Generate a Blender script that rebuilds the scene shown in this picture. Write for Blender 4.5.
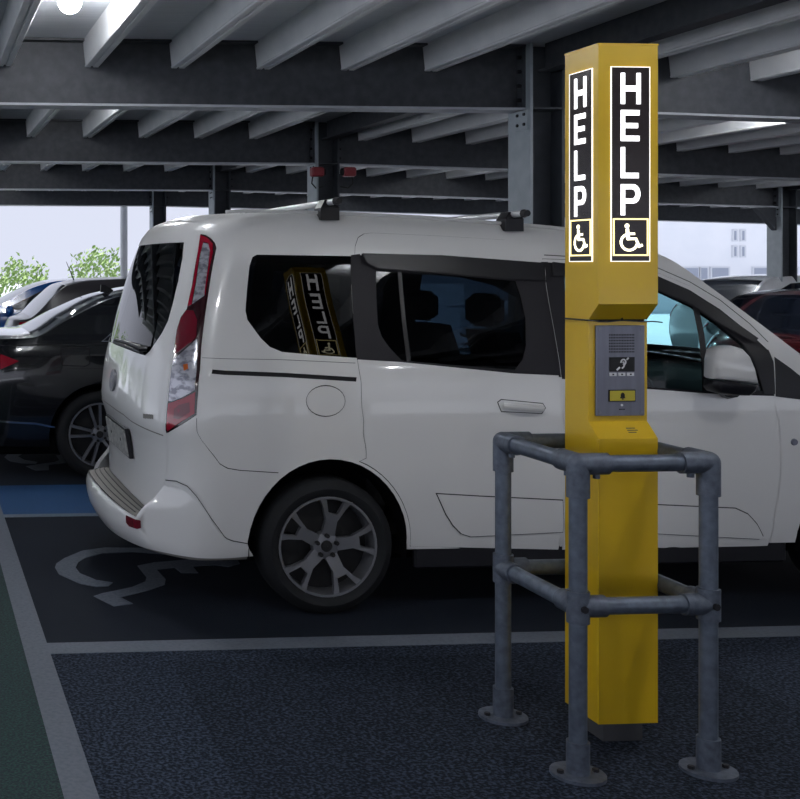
import bpy, math, random
import numpy as np
from mathutils import Vector, Matrix
from mathutils.geometry import delaunay_2d_cdt

random.seed(4)
for o in list(bpy.data.objects):
    bpy.data.objects.remove(o)
scene = bpy.context.scene
COL = scene.collection

# ------------------------------------------------------------------ camera
EYE, FPX, CX, HOR, YAW = 1.61, 1150.0, 0.0, 266.0, math.radians(4.0)
cam_d = bpy.data.cameras.new('camera')
cam = bpy.data.objects.new('camera', cam_d)
COL.objects.link(cam)
cam.location = (0, 0, EYE)
cam.rotation_euler = (math.pi / 2, 0, -YAW)
cam_d.sensor_fit = 'HORIZONTAL'
cam_d.sensor_width = 36.0
cam_d.lens = FPX / 800 * 36.0
cam_d.shift_x = (400 - CX) / 800
cam_d.shift_y = (HOR - 399.5) / 800
cam_d.clip_start = 0.05
cam_d.clip_end = 500
scene.camera = cam

# ------------------------------------------------------------------ sky, exposure
world = bpy.data.worlds.new('overcast_sky')
scene.world = world
world.use_nodes = True
wn = world.node_tree
bg = wn.nodes['Background']
bg.inputs['Color'].default_value = (0.74, 0.78, 0.93, 1)
bg.inputs['Strength'].default_value = 1.0
vs = scene.view_settings
vs.view_transform = 'Standard'
vs.look = 'None'
vs.gamma = 1.0
vs.use_curve_mapping = False
vs.exposure = 0.0
sun_d = bpy.data.lights.new('sun', 'SUN')
sun_d.energy = 6.5
sun_d.angle = math.radians(4)
sun_d.color = (1.0, 0.985, 0.96)
sun = bpy.data.objects.new('sun', sun_d)
COL.objects.link(sun)
sun.rotation_euler = (math.radians(-12), math.radians(12), 0)
LAMP = 205.0            # strength of the ceiling globes

# ------------------------------------------------------------------ camera maths
cy_, sy_ = math.cos(YAW), math.sin(YAW)

def ray(px, py):
    x, u = (px - CX) / FPX, (HOR - py) / FPX
    return Vector((x * cy_ + sy_, cy_ - x * sy_, u))

def gp(px, py, z=0.0):
    """pixel -> point on the horizontal plane z"""
    d = ray(px, py)
    t = (z - EYE) / d.z
    return Vector((d.x * t, d.y * t, z))

def at_y(px, py, Y):
    """pixel -> point on the vertical plane at depth Y"""
    d = ray(px, py)
    t = Y / d.y
    return Vector((d.x * t, Y, EYE + d.z * t))

def proj(p):
    x, y, z = p[0], p[1], p[2] - EYE
    xc, zc = x * cy_ - y * sy_, x * sy_ + y * cy_
    return CX + FPX * xc / zc, HOR - FPX * z / zc

# ------------------------------------------------------------------ materials
def mat(name, col, rough=0.5, metal=0.0, noise=None, bump=None, coat=0.0, emit=None, spec=0.5, stretch=None):
    m = bpy.data.materials.new(name)
    m.use_nodes = True
    nt = m.node_tree
    b = nt.nodes['Principled BSDF']
    b.inputs['Base Color'].default_value = (*col, 1)
    b.inputs['Roughness'].default_value = rough
    b.inputs['Metallic'].default_value = metal
    b.inputs['Specular IOR Level'].default_value = spec
    if coat:
        b.inputs['Coat Weight'].default_value = coat
        b.inputs['Coat Roughness'].default_value = 0.04
    if emit:
        b.inputs['Emission Color'].default_value = (*emit[0], 1)
        b.inputs['Emission Strength'].default_value = emit[1]
    if noise or bump:
        tc = nt.nodes.new('ShaderNodeTexCoord')
        src = tc.outputs['Object']
        if stretch:
            mp = nt.nodes.new('ShaderNodeMapping')
            mp.inputs['Scale'].default_value = stretch
            nt.links.new(src, mp.inputs['Vector'])
            src = mp.outputs['Vector']
    if noise:
        sc, col2, lo, hi = noise
        n = nt.nodes.new('ShaderNodeTexNoise')
        n.inputs['Scale'].default_value = sc
        n.inputs['Detail'].default_value = 4
        nt.links.new(src, n.inputs['Vector'])
        r = nt.nodes.new('ShaderNodeValToRGB')
        r.color_ramp.elements[0].position = lo
        r.color_ramp.elements[1].position = hi
        r.color_ramp.elements[0].color = (*col, 1)
        r.color_ramp.elements[1].color = (*col2, 1)
        nt.links.new(n.outputs['Fac'], r.inputs['Fac'])
        nt.links.new(r.outputs['Color'], b.inputs['Base Color'])
    if bump:
        n = nt.nodes.new('ShaderNodeTexNoise')
        n.inputs['Scale'].default_value = bump[0]
        n.inputs['Detail'].default_value = 3
        nt.links.new(src, n.inputs['Vector'])
        bm_ = nt.nodes.new('ShaderNodeBump')
        bm_.inputs['Strength'].default_value = bump[1]
        bm_.inputs['Distance'].default_value = bump[2] if len(bump) > 2 else 0.01
        nt.links.new(n.outputs['Fac'], bm_.inputs['Height'])
        nt.links.new(bm_.outputs['Normal'], b.inputs['Normal'])
    return m

def glass(name, tint, ior=1.5, rough=0.0):
    m = bpy.data.materials.new(name)
    m.use_nodes = True
    nt = m.node_tree
    nt.nodes.remove(nt.nodes['Principled BSDF'])
    out = nt.nodes['Material Output']
    tr = nt.nodes.new('ShaderNodeBsdfTransparent')
    tr.inputs['Color'].default_value = (*tint, 1)
    gl = nt.nodes.new('ShaderNodeBsdfGlossy')
    gl.inputs['Roughness'].default_value = rough
    fr = nt.nodes.new('ShaderNodeFresnel')
    fr.inputs['IOR'].default_value = ior
    mx = nt.nodes.new('ShaderNodeMixShader')
    nt.links.new(fr.outputs[0], mx.inputs[0])
    nt.links.new(tr.outputs[0], mx.inputs[1])
    nt.links.new(gl.outputs[0], mx.inputs[2])
    nt.links.new(mx.outputs[0], out.inputs[0])
    return m

M = {
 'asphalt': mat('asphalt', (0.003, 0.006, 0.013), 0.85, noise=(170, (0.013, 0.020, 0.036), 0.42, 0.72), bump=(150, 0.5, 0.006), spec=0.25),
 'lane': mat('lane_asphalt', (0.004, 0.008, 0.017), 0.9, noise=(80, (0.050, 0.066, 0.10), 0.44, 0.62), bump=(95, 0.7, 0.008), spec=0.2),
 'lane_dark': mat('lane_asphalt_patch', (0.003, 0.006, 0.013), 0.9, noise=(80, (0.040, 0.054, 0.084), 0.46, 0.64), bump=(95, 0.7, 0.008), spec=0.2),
 'paint_white': mat('road_paint_white', (0.15, 0.17, 0.205), 0.75, noise=(60, (0.105, 0.122, 0.155), 0.4, 0.8), bump=(140, 0.3, 0.003)),
 'paint_worn': mat('road_paint_worn', (0.12, 0.138, 0.17), 0.8, noise=(60, (0.06, 0.072, 0.095), 0.4, 0.8), bump=(140, 0.3, 0.003)),
 'paint_blue': mat('road_paint_blue', (0.004, 0.065, 0.19), 0.75, noise=(110, (0.002, 0.025, 0.09), 0.45, 0.75), bump=(140, 0.4, 0.004)),
 'paint_green': mat('road_paint_green', (0.007, 0.018, 0.024), 0.85, noise=(110, (0.018, 0.075, 0.06), 0.42, 0.7), bump=(95, 0.6, 0.006)),
 'deck': mat('deck_white_steel', (0.72, 0.75, 0.78), 0.55, noise=(9, (0.62, 0.65, 0.69), 0.35, 0.7), bump=(22, 0.25, 0.004), stretch=(0.3, 9, 1)),
 'rib': mat('rib_white_steel', (0.86, 0.87, 0.88), 0.42, noise=(5, (0.76, 0.78, 0.80), 0.35, 0.75)),
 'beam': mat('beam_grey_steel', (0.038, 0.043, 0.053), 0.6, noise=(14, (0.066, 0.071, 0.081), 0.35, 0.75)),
 'flange': mat('flange_lit_steel', (0.46, 0.48, 0.52), 0.5, noise=(10, (0.36, 0.38, 0.42), 0.35, 0.75)),  # beam steel paled: light on the bottom flange is put into its colour
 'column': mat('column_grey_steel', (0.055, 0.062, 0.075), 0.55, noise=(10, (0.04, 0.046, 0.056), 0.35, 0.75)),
 'column_lit': mat('column_lit_steel', (0.42, 0.47, 0.5), 0.5, noise=(10, (0.34, 0.385, 0.42), 0.35, 0.75)),  # column steel paled: light falling from the left is put into its colour
 'bolt': mat('bolt_dark', (0.03, 0.03, 0.035), 0.5, 0.6),
 'concrete': mat('deck_top_concrete', (0.3, 0.3, 0.3), 0.9, noise=(3, (0.24, 0.24, 0.25), 0.3, 0.7)),
 'yellow': mat('yellow_paint', (0.70, 0.45, 0.008), 0.35, noise=(4, (0.64, 0.40, 0.008), 0.35, 0.7), coat=0.25),
 'sign_black': mat('sign_black', (0.02, 0.012, 0.012), 0.25, spec=0.5),
 'sign_glow': mat('sign_letter_glow', (1, 1, 1), 0.4, emit=((0.97, 0.97, 1.0), 2.2)),
 'gold_glow': mat('sign_gold_glow', (1, 0.9, 0.5), 0.4, emit=((1.0, 0.80, 0.36), 1.5)),
 'icon_glow': mat('sign_icon_glow', (1, 0.95, 0.7), 0.4, emit=((1.0, 0.93, 0.66), 2.2)),
 'edge_glow': mat('sign_edge_glow', (1, 1, 1), 0.4, emit=((1.0, 0.95, 0.82), 1.15)),
 'steel_plate': mat('brushed_steel_plate', (0.22, 0.225, 0.27), 0.42, 0.7, noise=(40, (0.17, 0.175, 0.21), 0.3, 0.7), stretch=(1, 1, 0.1)),
 'hole': mat('hole_black', (0.01, 0.01, 0.012), 0.8),
 'label_white': mat('label_white', (0.7, 0.7, 0.72), 0.5),
 'button_yellow': mat('button_yellow', (0.50, 0.42, 0.03), 0.4),
 'plinth': mat('plinth_grey', (0.06, 0.06, 0.065), 0.7),
 'galv': mat('galvanised_steel', (0.15, 0.178, 0.225), 0.42, 0.5, noise=(34, (0.095, 0.115, 0.15), 0.35, 0.7), bump=(60, 0.15, 0.002)),
 'galv_fit': mat('galvanised_fitting', (0.135, 0.158, 0.20), 0.5, 0.5, noise=(50, (0.085, 0.10, 0.13), 0.35, 0.7), bump=(80, 0.25, 0.002)),
 'white_car': mat('white_car_paint', (0.80, 0.795, 0.78), 0.28, coat=0.8),
 'black_trim': mat('black_trim', (0.010, 0.010, 0.013), 0.35, spec=0.35),
 'pillar_trim': mat('matt_dark_trim', (0.014, 0.013, 0.017), 0.5, spec=0.25),
 'lining': mat('dark_lining', (0.004, 0.004, 0.005), 0.9, spec=0.1),
 'seat': mat('seat_cloth', (0.014, 0.015, 0.018), 0.85),
 'rubber': mat('tyre_rubber', (0.010, 0.011, 0.013), 0.75, bump=(60, 0.15, 0.003), spec=0.3),
 'alloy': mat('alloy_wheel', (0.22, 0.225, 0.245), 0.38, 0.6),
 'alloy_dark': mat('brake_dark', (0.02, 0.02, 0.022), 0.6, 0.4),
 'chrome': mat('chrome', (0.6, 0.61, 0.64), 0.12, 1.0),
 'alu': mat('crossbar_aluminium', (0.72, 0.73, 0.75), 0.3, 0.5),
 'pad': mat('bumper_pad_grey', (0.23, 0.22, 0.20), 0.6),
 'pad_rib': mat('bumper_pad_groove', (0.05, 0.05, 0.05), 0.6),
 'plate': mat('number_plate', (0.48, 0.48, 0.45), 0.35, noise=(38, (0.30, 0.30, 0.29), 0.45, 0.55)),
 'lamp_dark': mat('lamp_dark_housing', (0.03, 0.004, 0.008), 0.12, coat=1),
 'lamp_red': mat('lamp_red_lens', (0.33, 0.004, 0.022), 0.1, coat=1),
 'lamp_deep': mat('lamp_deep_red_lens', (0.15, 0.003, 0.016), 0.12, coat=1),
 'lamp_clear': mat('lamp_clear_lens', (0.55, 0.55, 0.60), 0.16, 0.35, noise=(26, (0.22, 0.22, 0.26), 0.45, 0.6), coat=1, stretch=(1, 1, 1.6)),
 'lamp_amber': mat('lamp_amber_bulb', (0.5, 0.10, 0.01), 0.2, coat=1),
 'privacy': glass('privacy_glass', (0.009, 0.013, 0.021), 1.5),
 'clearglass': glass('clear_window_glass', (0.62, 0.86, 0.88), 1.45),
 'tailglass': glass('tailgate_glass', (0.05, 0.065, 0.09), 1.6),
 'cabin': mat('dark_tinted_glass', (0.010, 0.014, 0.024), 0.06, spec=0.45),
 'black_car': mat('black_car_paint', (0.006, 0.007, 0.010), 0.16, coat=1),
 'grey_car': mat('grey_car_paint', (0.045, 0.042, 0.046), 0.3, coat=0.6),
 'blue_car': mat('blue_car_paint', (0.01, 0.09, 0.35), 0.2, coat=1),
 'red_car': mat('dark_red_car_paint', (0.10, 0.006, 0.010), 0.2, coat=1),
 'dark_car': mat('dark_navy_car_paint', (0.015, 0.017, 0.025), 0.2, coat=1),
 'silver_car': mat('silver_white_car_paint', (0.72, 0.74, 0.77), 0.25, coat=1),
 'leaf': mat('leaf_green', (0.26, 0.42, 0.12), 0.6, noise=(4, (0.45, 0.58, 0.26), 0.35, 0.7)),
 'twig': mat('twig_brown', (0.12, 0.09, 0.06), 0.8),
 'wall_white': mat('white_render', (0.80, 0.81, 0.84), 0.8, noise=(0.8, (0.74, 0.76, 0.80), 0.35, 0.7)),
 'far_window': mat('far_window_grey', (0.30, 0.33, 0.40), 0.2),
 'far_frame': mat('far_frame', (0.6, 0.62, 0.66), 0.5),
 'ground_out': mat('pale_paving', (0.57, 0.60, 0.66), 0.9, noise=(2, (0.50, 0.53, 0.59), 0.3, 0.7)),
 'globe': mat('lamp_globe', (1, 1, 1), 0.4, emit=((0.96, 0.97, 1.0), LAMP)),
 'lamp_base': mat('lamp_base_white', (0.7, 0.7, 0.7), 0.5),
 'red_box': mat('siren_red', (0.30, 0.02, 0.03), 0.4),
 'cable': mat('black_cable', (0.01, 0.01, 0.01), 0.5),
}

# ------------------------------------------------------------------ mesh helpers
def mesh_obj(name, verts, faces, m, parent=None, smooth=False, mats=None, fm=None):
    me = bpy.data.meshes.new(name)
    me.from_pydata([tuple(v) for v in verts], [], [tuple(f) for f in faces])
    for k in (mats or [m]):
        me.materials.append(M[k] if isinstance(k, str) else k)
    if fm:
        me.polygons.foreach_set('material_index', fm)
    if smooth:
        me.polygons.foreach_set('use_smooth', [True] * len(me.polygons))
    me.update()
    o = bpy.data.objects.new(name, me)
    COL.objects.link(o)
    if parent is not None:
        o.parent = parent
    return o

def thing(name, label, cat, loc=(0, 0, 0), rz=0.0, group=None):
    o = bpy.data.objects.new(name, None)
    COL.objects.link(o)
    o.empty_display_size = 0.1
    o.location = loc
    o.rotation_euler = (0, 0, rz)
    o['label'] = label
    o['category'] = cat
    if group:
        o['group'] = group
    return o

def tag(o, label, cat, group=None):
    o['label'] = label
    o['category'] = cat
    if group:
        o['group'] = group
    return o

class G:
    """collects geometry of one part"""
    def __init__(s):
        s.v, s.f = [], []
    def add(s, v, f):
        n = len(s.v)
        s.v += [Vector(p) for p in v]
        s.f += [tuple(i + n for i in q) for q in f]
        return s
    def box(s, lo, hi, bev=0.0):
        x0, y0, z0 = lo
        x1, y1, z1 = hi
        if bev <= 0:
            v = [(x, y, z) for z in (z0, z1) for y in (y0, y1) for x in (x0, x1)]
            return s.add(v, [(0, 2, 3, 1), (4, 5, 7, 6), (0, 1, 5, 4), (2, 6, 7, 3), (0, 4, 6, 2), (1, 3, 7, 5)])
        b = bev
        rings = []
        for z, i in ((z0, b), (z0 + b, 0), (z1 - b, 0), (z1, b)):
            rings.append([(x0 + i + b, y0 + i, z), (x1 - i - b, y0 + i, z), (x1 - i, y0 + i + b, z), (x1 - i, y1 - i - b, z),
                          (x1 - i - b, y1 - i, z), (x0 + i + b, y1 - i, z), (x0 + i, y1 - i - b, z), (x0 + i, y0 + i + b, z)])
        return s.loft(rings, True, True)
    def loft(s, rings, cap0=False, cap1=False, closed=True):
        n = len(rings[0])
        v = [p for r in rings for p in r]
        f = []
        for i in range(len(rings) - 1):
            for j in range(n if closed else n - 1):
                k = (j + 1) % n
                f.append((i * n + j, i * n + k, (i + 1) * n + k, (i + 1) * n + j))
        if cap0:
            f.append(tuple(range(n - 1, -1, -1)))
        if cap1:
            o = (len(rings) - 1) * n
            f.append(tuple(range(o, o + n)))
        return s.add(v, f)
    def tube(s, pts, r, n=14, caps=True):
        pts = [Vector(p) for p in pts]
        rr = r if isinstance(r, (list, tuple)) else [r] * len(pts)
        rings = []
        up = None
        for i, p in enumerate(pts):
            t = ((pts[i + 1] - p) if i < len(pts) - 1 else (p - pts[i - 1]))
            if 0 < i < len(pts) - 1:
                t = (pts[i + 1] - p).normalized() + (p - pts[i - 1]).normalized()
            t.normalize()
            if up is None:
                up = Vector((0, 0, 1)) if abs(t.z) < 0.9 else Vector((1, 0, 0))
            a = t.cross(up).normalized()
            b = a.cross(t).normalized()
            up = b
            rings.append([p + (a * math.cos(2 * math.pi * k / n) + b * math.sin(2 * math.pi * k / n)) * rr[i] for k in range(n)])
        return s.loft(rings, caps, caps)
    def sphere(s, c, r, n=16, m=10, sc=(1, 1, 1)):
        c = Vector(c)
        rings = []
        for i in range(1, m):
            a = math.pi * i / m
            rings.append([c + Vector((r * sc[0] * math.sin(a) * math.cos(2 * math.pi * k / n), r * sc[1] * math.sin(a) * math.sin(2 * math.pi * k / n), -r * sc[2] * math.cos(a))) for k in range(n)])
        return s.loft(rings, True, True)
    def prism(s, poly, fn, h0, h1):
        """poly: 2-D outline, fn(u, v, h) -> 3-D point"""
        n = len(poly)
        v = [fn(u, w, h0) for u, w in poly] + [fn(u, w, h1) for u, w in poly]
        f = [(i, (i + 1) % n, n + (i + 1) % n, n + i) for i in range(n)]
        f += [tuple(range(n - 1, -1, -1)), tuple(range(n, 2 * n))]
        return s.add(v, f)
    def lathe(s, prof, fn, n=40):
        """prof: (radius, height) list, fn(x, y, h)"""
        rings = [[fn(r * math.cos(2 * math.pi * k / n), r * math.sin(2 * math.pi * k / n), h) for k in range(n)] for r, h in prof]
        return s.loft(rings)
    def build(s, name, m, parent=None, smooth=False, **kw):
        return mesh_obj(name, s.v, s.f, m, parent, smooth, **kw)

def smooth_by_angle(o, ang=35):
    me = o.data
    me.polygons.foreach_set('use_smooth', [True] * len(me.polygons))
    me.set_sharp_from_angle(angle=math.radians(ang))
    return o

def ribbon(pts, w):
    """2-D polyline -> outline of a band of width w"""
    L, R = [], []
    n = len(pts)
    for i, p in enumerate(pts):
        a = pts[max(i - 1, 0)]
        b = pts[min(i + 1, n - 1)]
        dx, dy = b[0] - a[0], b[1] - a[1]
        l = math.hypot(dx, dy) or 1
        nx, ny = -dy / l * w / 2, dx / l * w / 2
        L.append((p[0] + nx, p[1] + ny))
        R.append((p[0] - nx, p[1] - ny))
    return L + R[::-1]

def copy_tree(o, parent=None):
    c = o.copy()
    COL.objects.link(c)
    c.parent = parent
    for ch in list(o.children):
        copy_tree(ch, c)
    return c

# ------------------------------------------------------------------ floor and its markings
def quad(name, pts, m, parent=None, z=None):
    return mesh_obj(name, [(p[0], p[1], p[2] if z is None else z) for p in pts], [tuple(range(len(pts)))], m, parent)

DECK_Y1 = 22.0
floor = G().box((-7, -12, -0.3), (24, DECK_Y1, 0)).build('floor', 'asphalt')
floor['kind'] = 'structure'
ground = G().box((-90, -90, -0.5), (120, 120, -0.3)).build('ground', 'ground_out')
ground['kind'] = 'structure'

xl1 = gp(70, 712).x                     # right edge of the long white line
xl0 = gp(32, 680).x
yb0, yb1 = gp(400, 646).y, gp(400, 635.5).y
def patch(name, x0, y0, x1, y1, m, z, label=None):
    o = G().box((x0, y0, -0.002), (x1, y1, z)).build(name, m, floor)
    if label:
        o['label'] = label
    return o
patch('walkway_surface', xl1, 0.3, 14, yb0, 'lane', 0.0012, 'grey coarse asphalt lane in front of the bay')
pd0, pd1 = gp(171, 662), gp(243, 799)
pe0 = gp(660, 641)
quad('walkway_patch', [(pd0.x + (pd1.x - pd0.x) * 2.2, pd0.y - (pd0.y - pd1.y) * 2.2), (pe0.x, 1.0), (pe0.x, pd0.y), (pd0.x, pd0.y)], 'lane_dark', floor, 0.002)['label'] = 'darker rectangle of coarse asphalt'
patch('green_surface', -7, 0.3, xl0, 16, 'paint_green', 0.0012, 'green painted walkway surface')
patch('bay_line', xl0, 0.3, xl1, 20, 'paint_white', 0.003, 'long white line beside the green walkway')
patch('bay_line', xl1, yb0, 12, yb1, 'paint_white', 0.003, 'white line along the front of the bay')
bl0, bl1 = gp(60, 516).y, gp(60, 485).y
patch('blue_surface', xl1, bl0 + 0.06, 6.2, bl1, 'paint_blue', 0.0014, 'blue painted strip between the bays')
patch('bay_line', xl1, bl0 - 0.02, 6.2, bl0 + 0.06, 'paint_white', 0.003, 'thin white line edging the blue strip')
patch('bay_line', xl1, 12.0, 6.2, 12.1, 'paint_white', 0.003)

def px_paint(name, pts, sx, ox, oy, m, label):
    P = [gp(x / sx + ox, y / sx + oy) for x, y in pts]
    g = G().prism([(p.x, p.y) for p in P], lambda u, v, h: (u, v, h), 0.0005, 0.003)
    o = g.build(name, m, floor)
    o['label'] = label
C1 = [(640, 262), (560, 251), (500, 248), (380, 247), (300, 258), (235, 285), (205, 305), (200, 320), (215, 345), (290, 378), (350, 390), (395, 387), (410, 374), (350, 365), (290, 340), (275, 320), (285, 300), (310, 285), (370, 268), (480, 263), (560, 268), (620, 273)]
px_paint('wheel_arc', C1, 3.636, 0, 480, 'paint_worn', 'curved wheel stroke of the painted wheelchair symbol under the van')
F1 = [(255, 560), (330, 545), (560, 525), (640, 522), (700, 535), (710, 550), (660, 565), (600, 556), (500, 562), (525, 592), (450, 592), (420, 568), (340, 577), (380, 620), (375, 645), (300, 670), (180, 700), (235, 728), (150, 740), (60, 695), (100, 682), (230, 655), (290, 630), (295, 610)]
px_paint('figure_stroke', F1, 4.439, 80, 440, 'paint_worn', 'seated figure stroke of the painted wheelchair symbol under the van')
C2 = [(380, 604), (250, 604), (130, 616), (50, 638), (28, 660), (60, 684), (130, 697), (220, 700), (230, 690), (150, 677), (110, 655), (150, 633), (250, 620), (380, 620)]
px_paint('wheel_arc', C2, 6.146, 0, 350, 'paint_worn', 'wheel stroke of the painted wheelchair symbol behind the black car')
F2 = [(345, 650), (385, 645), (425, 692), (300, 708), (300, 738), (220, 742), (160, 716), (240, 703), (335, 690), (365, 678)]
px_paint('figure_stroke', F2, 6.146, 0, 350, 'paint_worn', 'figure stroke of the painted wheelchair symbol behind the black car')

# ------------------------------------------------------------------ deck over the car park
COLX, COLX2, COLX0 = 4.35, 12.95, -4.15
BY = [-5.25, -0.85, 3.50, 7.85, 12.15, 16.45, 20.80]
DECKZ, BEAMZ = 3.16, 2.70               # underside of deck, underside of beams
FALL = 0.025
def drop(x):
    return FALL * max(0.0, x - COLX)

ceil_v = [(-6, -11, DECKZ), (COLX, -11, DECKZ), (23.5, -11, DECKZ - drop(23.5)),
          (-6, DECK_Y1 - 0.6, DECKZ), (COLX, DECK_Y1 - 0.6, DECKZ), (23.5, DECK_Y1 - 0.6, DECKZ - drop(23.5))]
ceil_v += [(a, b, c + 0.25) for a, b, c in ceil_v]
ceiling = mesh_obj('ceiling', ceil_v, [(0, 3, 4, 1), (1, 4, 5, 2), (6, 7, 10, 9), (7, 8, 11, 10), (0, 1, 7, 6), (1, 2, 8, 7), (3, 9, 10, 4), (4, 10, 11, 5), (0, 6, 9, 3), (2, 5, 11, 8)], 'deck')
ceiling['kind'] = 'structure'

def rib_mesh(length):
    g = G()
    prof = [(-0.062, 0.0), (-0.045, -0.168), (-0.049, -0.178), (-0.044, -0.186), (-0.010, -0.186), (-0.007, -0.176), (0.007, -0.176), (0.010, -0.186), (0.044, -0.186), (0.049, -0.178), (0.045, -0.168), (0.062, 0.0)]
    g.loft([[(x, y, z) for x, z in prof] for y in (0, length)], True, True)
    # small end block at the beam
    me = bpy.data.meshes.new('rib')
    me.from_pydata([tuple(v) for v in g.v], [], g.f)
    me.materials.append(M['rib'])
    return me
rib_meshes = {}
cl_me = None
for bi in range(len(BY)):
    y0 = BY[bi] + 0.012
    y1 = (BY[bi + 1] - 0.012) if bi + 1 < len(BY) else DECK_Y1 - 0.6
    L = round(y1 - y0, 3)
    if L not in rib_meshes:
        rib_meshes[L] = rib_mesh(L)
    for k in range(-9, 38):
        x = -0.02 + 0.6 * k
        # keep only what the view can plausibly meet
        if bi < 2 and (x < -4 or x > 8):
            continue
        if abs(x - COLX) < 0.22 or abs(x - COLX2) < 0.22:
            continue
        if bi >= 2 and x > 23.2:
            continue
        o = bpy.data.objects.new('rib', rib_meshes[L])
        COL.objects.link(o)
        o.parent = ceiling
        o.location = (x, y0, DECKZ - drop(x) + 0.001)

def beam_seg(name, y, xa, xb, label, group):
    t = thing(name, label, 'beam', (xa, y, 0), group=group)
    def P(x, yy, z):
        return (x - xa, yy, z - drop(x))
    g = G()
    for (ya, yb_, za, zb) in ((-0.008, 0.008, BEAMZ + 0.016, DECKZ - 0.016),):
        g.add([P(x, yy, z) for z in (za, zb) for yy in (ya, yb_) for x in (xa, xb)], [(0, 2, 3, 1), (4, 5, 7, 6), (0, 1, 5, 4), (2, 6, 7, 3), (0, 4, 6, 2), (1, 3, 7, 5)])
    g.build('web', 'beam', t)
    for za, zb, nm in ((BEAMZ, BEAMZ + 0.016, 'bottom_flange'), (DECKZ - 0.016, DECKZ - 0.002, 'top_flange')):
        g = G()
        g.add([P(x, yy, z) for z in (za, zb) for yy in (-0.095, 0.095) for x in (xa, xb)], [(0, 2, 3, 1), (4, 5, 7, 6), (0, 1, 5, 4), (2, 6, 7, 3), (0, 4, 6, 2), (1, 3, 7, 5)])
        g.build(nm, 'flange' if nm == 'bottom_flange' else 'beam', t)  # bottom flange takes the lit tone, the rest stays dark
    # end plate with bolts where it meets the column
    for xe, s in ((xb, -1), (xa, 1)):
        if abs(xe - COLX) > 0.3 and abs(xe - COLX2) > 0.3:
            continue
        g = G()
        for bz in (BEAMZ + 0.07, BEAMZ + 0.17, BEAMZ + 0.27, BEAMZ + 0.37):
            for by in (-0.06, 0.06):
                c = Vector(P(xe, by, bz))
                g.tube([c + Vector((s * 0.02, 0, 0)), c + Vector((s * 0.045, 0, 0))], 0.016, 6)
        g.build('bolts', 'bolt', t)
        lo, hi = sorted((xe, xe + s * 0.02))
        G().box((lo - xa, -0.09, BEAMZ - drop(xe) + 0.0), (hi - xa, 0.09, DECKZ - drop(xe) - 0.01)).build('end_plate', 'column', t)
    return t
ORD = ['behind the camera', 'added over the lane for light', 'nearest, just before the van', 'nearest in view, above the van', 'second in view', 'third in view', 'farthest in view']
for bi, y in enumerate(BY):
    d = ORD[bi]
    beam_seg('steel_beam', y, COLX0 + 0.125, COLX - 0.125, 'dark steel deck beam left of the column line, ' + d, 'left deck beams')
    beam_seg('steel_beam', y, COLX + 0.125, COLX2 - 0.125, 'dark steel deck beam right of the column line, ' + d, 'right deck beams')
    if bi > 2:
        beam_seg('steel_beam', y, COLX2 + 0.125, 23, 'dark steel deck beam beyond the far right column, ' + d, 'far right deck beams')

def column(x, y, label, haunch=False):
    z1 = DECKZ - drop(x)
    t = thing('steel_column', label, 'column', (x, y, 0), group='steel columns')
    for s in (-1, 1):
        G().box((s * 0.115 - 0.0095, -0.15, 0), (s * 0.115 + 0.0095, 0.15, z1)).build('flange', 'column_lit' if s < 0 else 'column', t)  # left flange coloured as lit, right one left dark
    G().box((-0.106, -0.007, 0), (0.106, 0.007, z1)).build('web', 'column', t)
    for dz in (BEAMZ - drop(x) + 0.008, BEAMZ - drop(x) - 0.0):
        pass
    zz = BEAMZ - drop(x)
    for s in (-1, 1):
        G().box((-0.106, s * 0.077 - 0.069, zz), (0.106, s * 0.077 + 0.069, zz + 0.012)).build('stiffener', 'column', t)
    G().box((-0.2, -0.2, 0), (0.2, 0.2, 0.02)).build('base_plate', 'column', t)
    # fixing plate on the left flange under the beam
    G().box((-0.134, -0.13, zz - 0.14), (-0.1245, 0.03, zz - 0.001)).build('fixing_plate', 'column_lit', t)
    g = G()
    for by, bz in ((-0.07, 0.03), (0.02, 0.03), (-0.07, 0.10), (0.02, 0.10)):
        g.tube([(-0.134, by - 0.02, zz - bz), (-0.144, by - 0.02, zz - bz)], 0.012, 6)
    g.build('bolts', 'bolt', t)
    if haunch:
        G().prism([(-0.115, zz), (-0.115, zz - 0.35), (-0.45, zz)], lambda u, v, h: (u, h, v), -0.05, 0.05).build('haunch', 'column', t)
    return t
column(COLX, BY[3], 'steel column with lit-toned left flange just behind the van and yellow pillar')
column(COLX, BY[4], 'steel column carrying the two red sirens')
column(COLX, BY[5], 'third steel column back, behind the left end of the van roof')
column(COLX, BY[6], 'farthest and smallest steel column, left of the siren column')
column(COLX2, BY[5], 'steel column at the right edge beyond the dark red car', haunch=True)
column(COLX2, BY[6], 'steel column hidden past the right edge, farthest back')
column(COLX2, BY[4], 'steel column outside the right edge, in the second row')
column(COLX2, BY[3], 'steel column outside the right edge, in the first row')
column(COLX0, BY[3], 'steel column outside the left edge, in the first row')
column(COLX0, BY[4], 'steel column outside the left edge, in the second row')

for bi in range(2, len(BY) - 1):
    for cx in (COLX, COLX2):
        z = DECKZ - drop(cx)
        g = G().box((-0.06, BY[bi] + 0.13, z - 0.2), (0.06, BY[bi + 1] - 0.13, z - 0.185))
        g.box((-0.007, BY[bi] + 0.13, z - 0.185), (0.007, BY[bi + 1] - 0.13, z - 0.002))
        o = g.build('tie_beam', 'beam')
        o.location = (cx, 0, 0)
        tag(o, 'dark tie beam running from the column at the %s beam towards the next' % ORD[bi] + (' on the right side' if cx > 5 else ' on the left side'), 'beam', 'tie beams')

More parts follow.
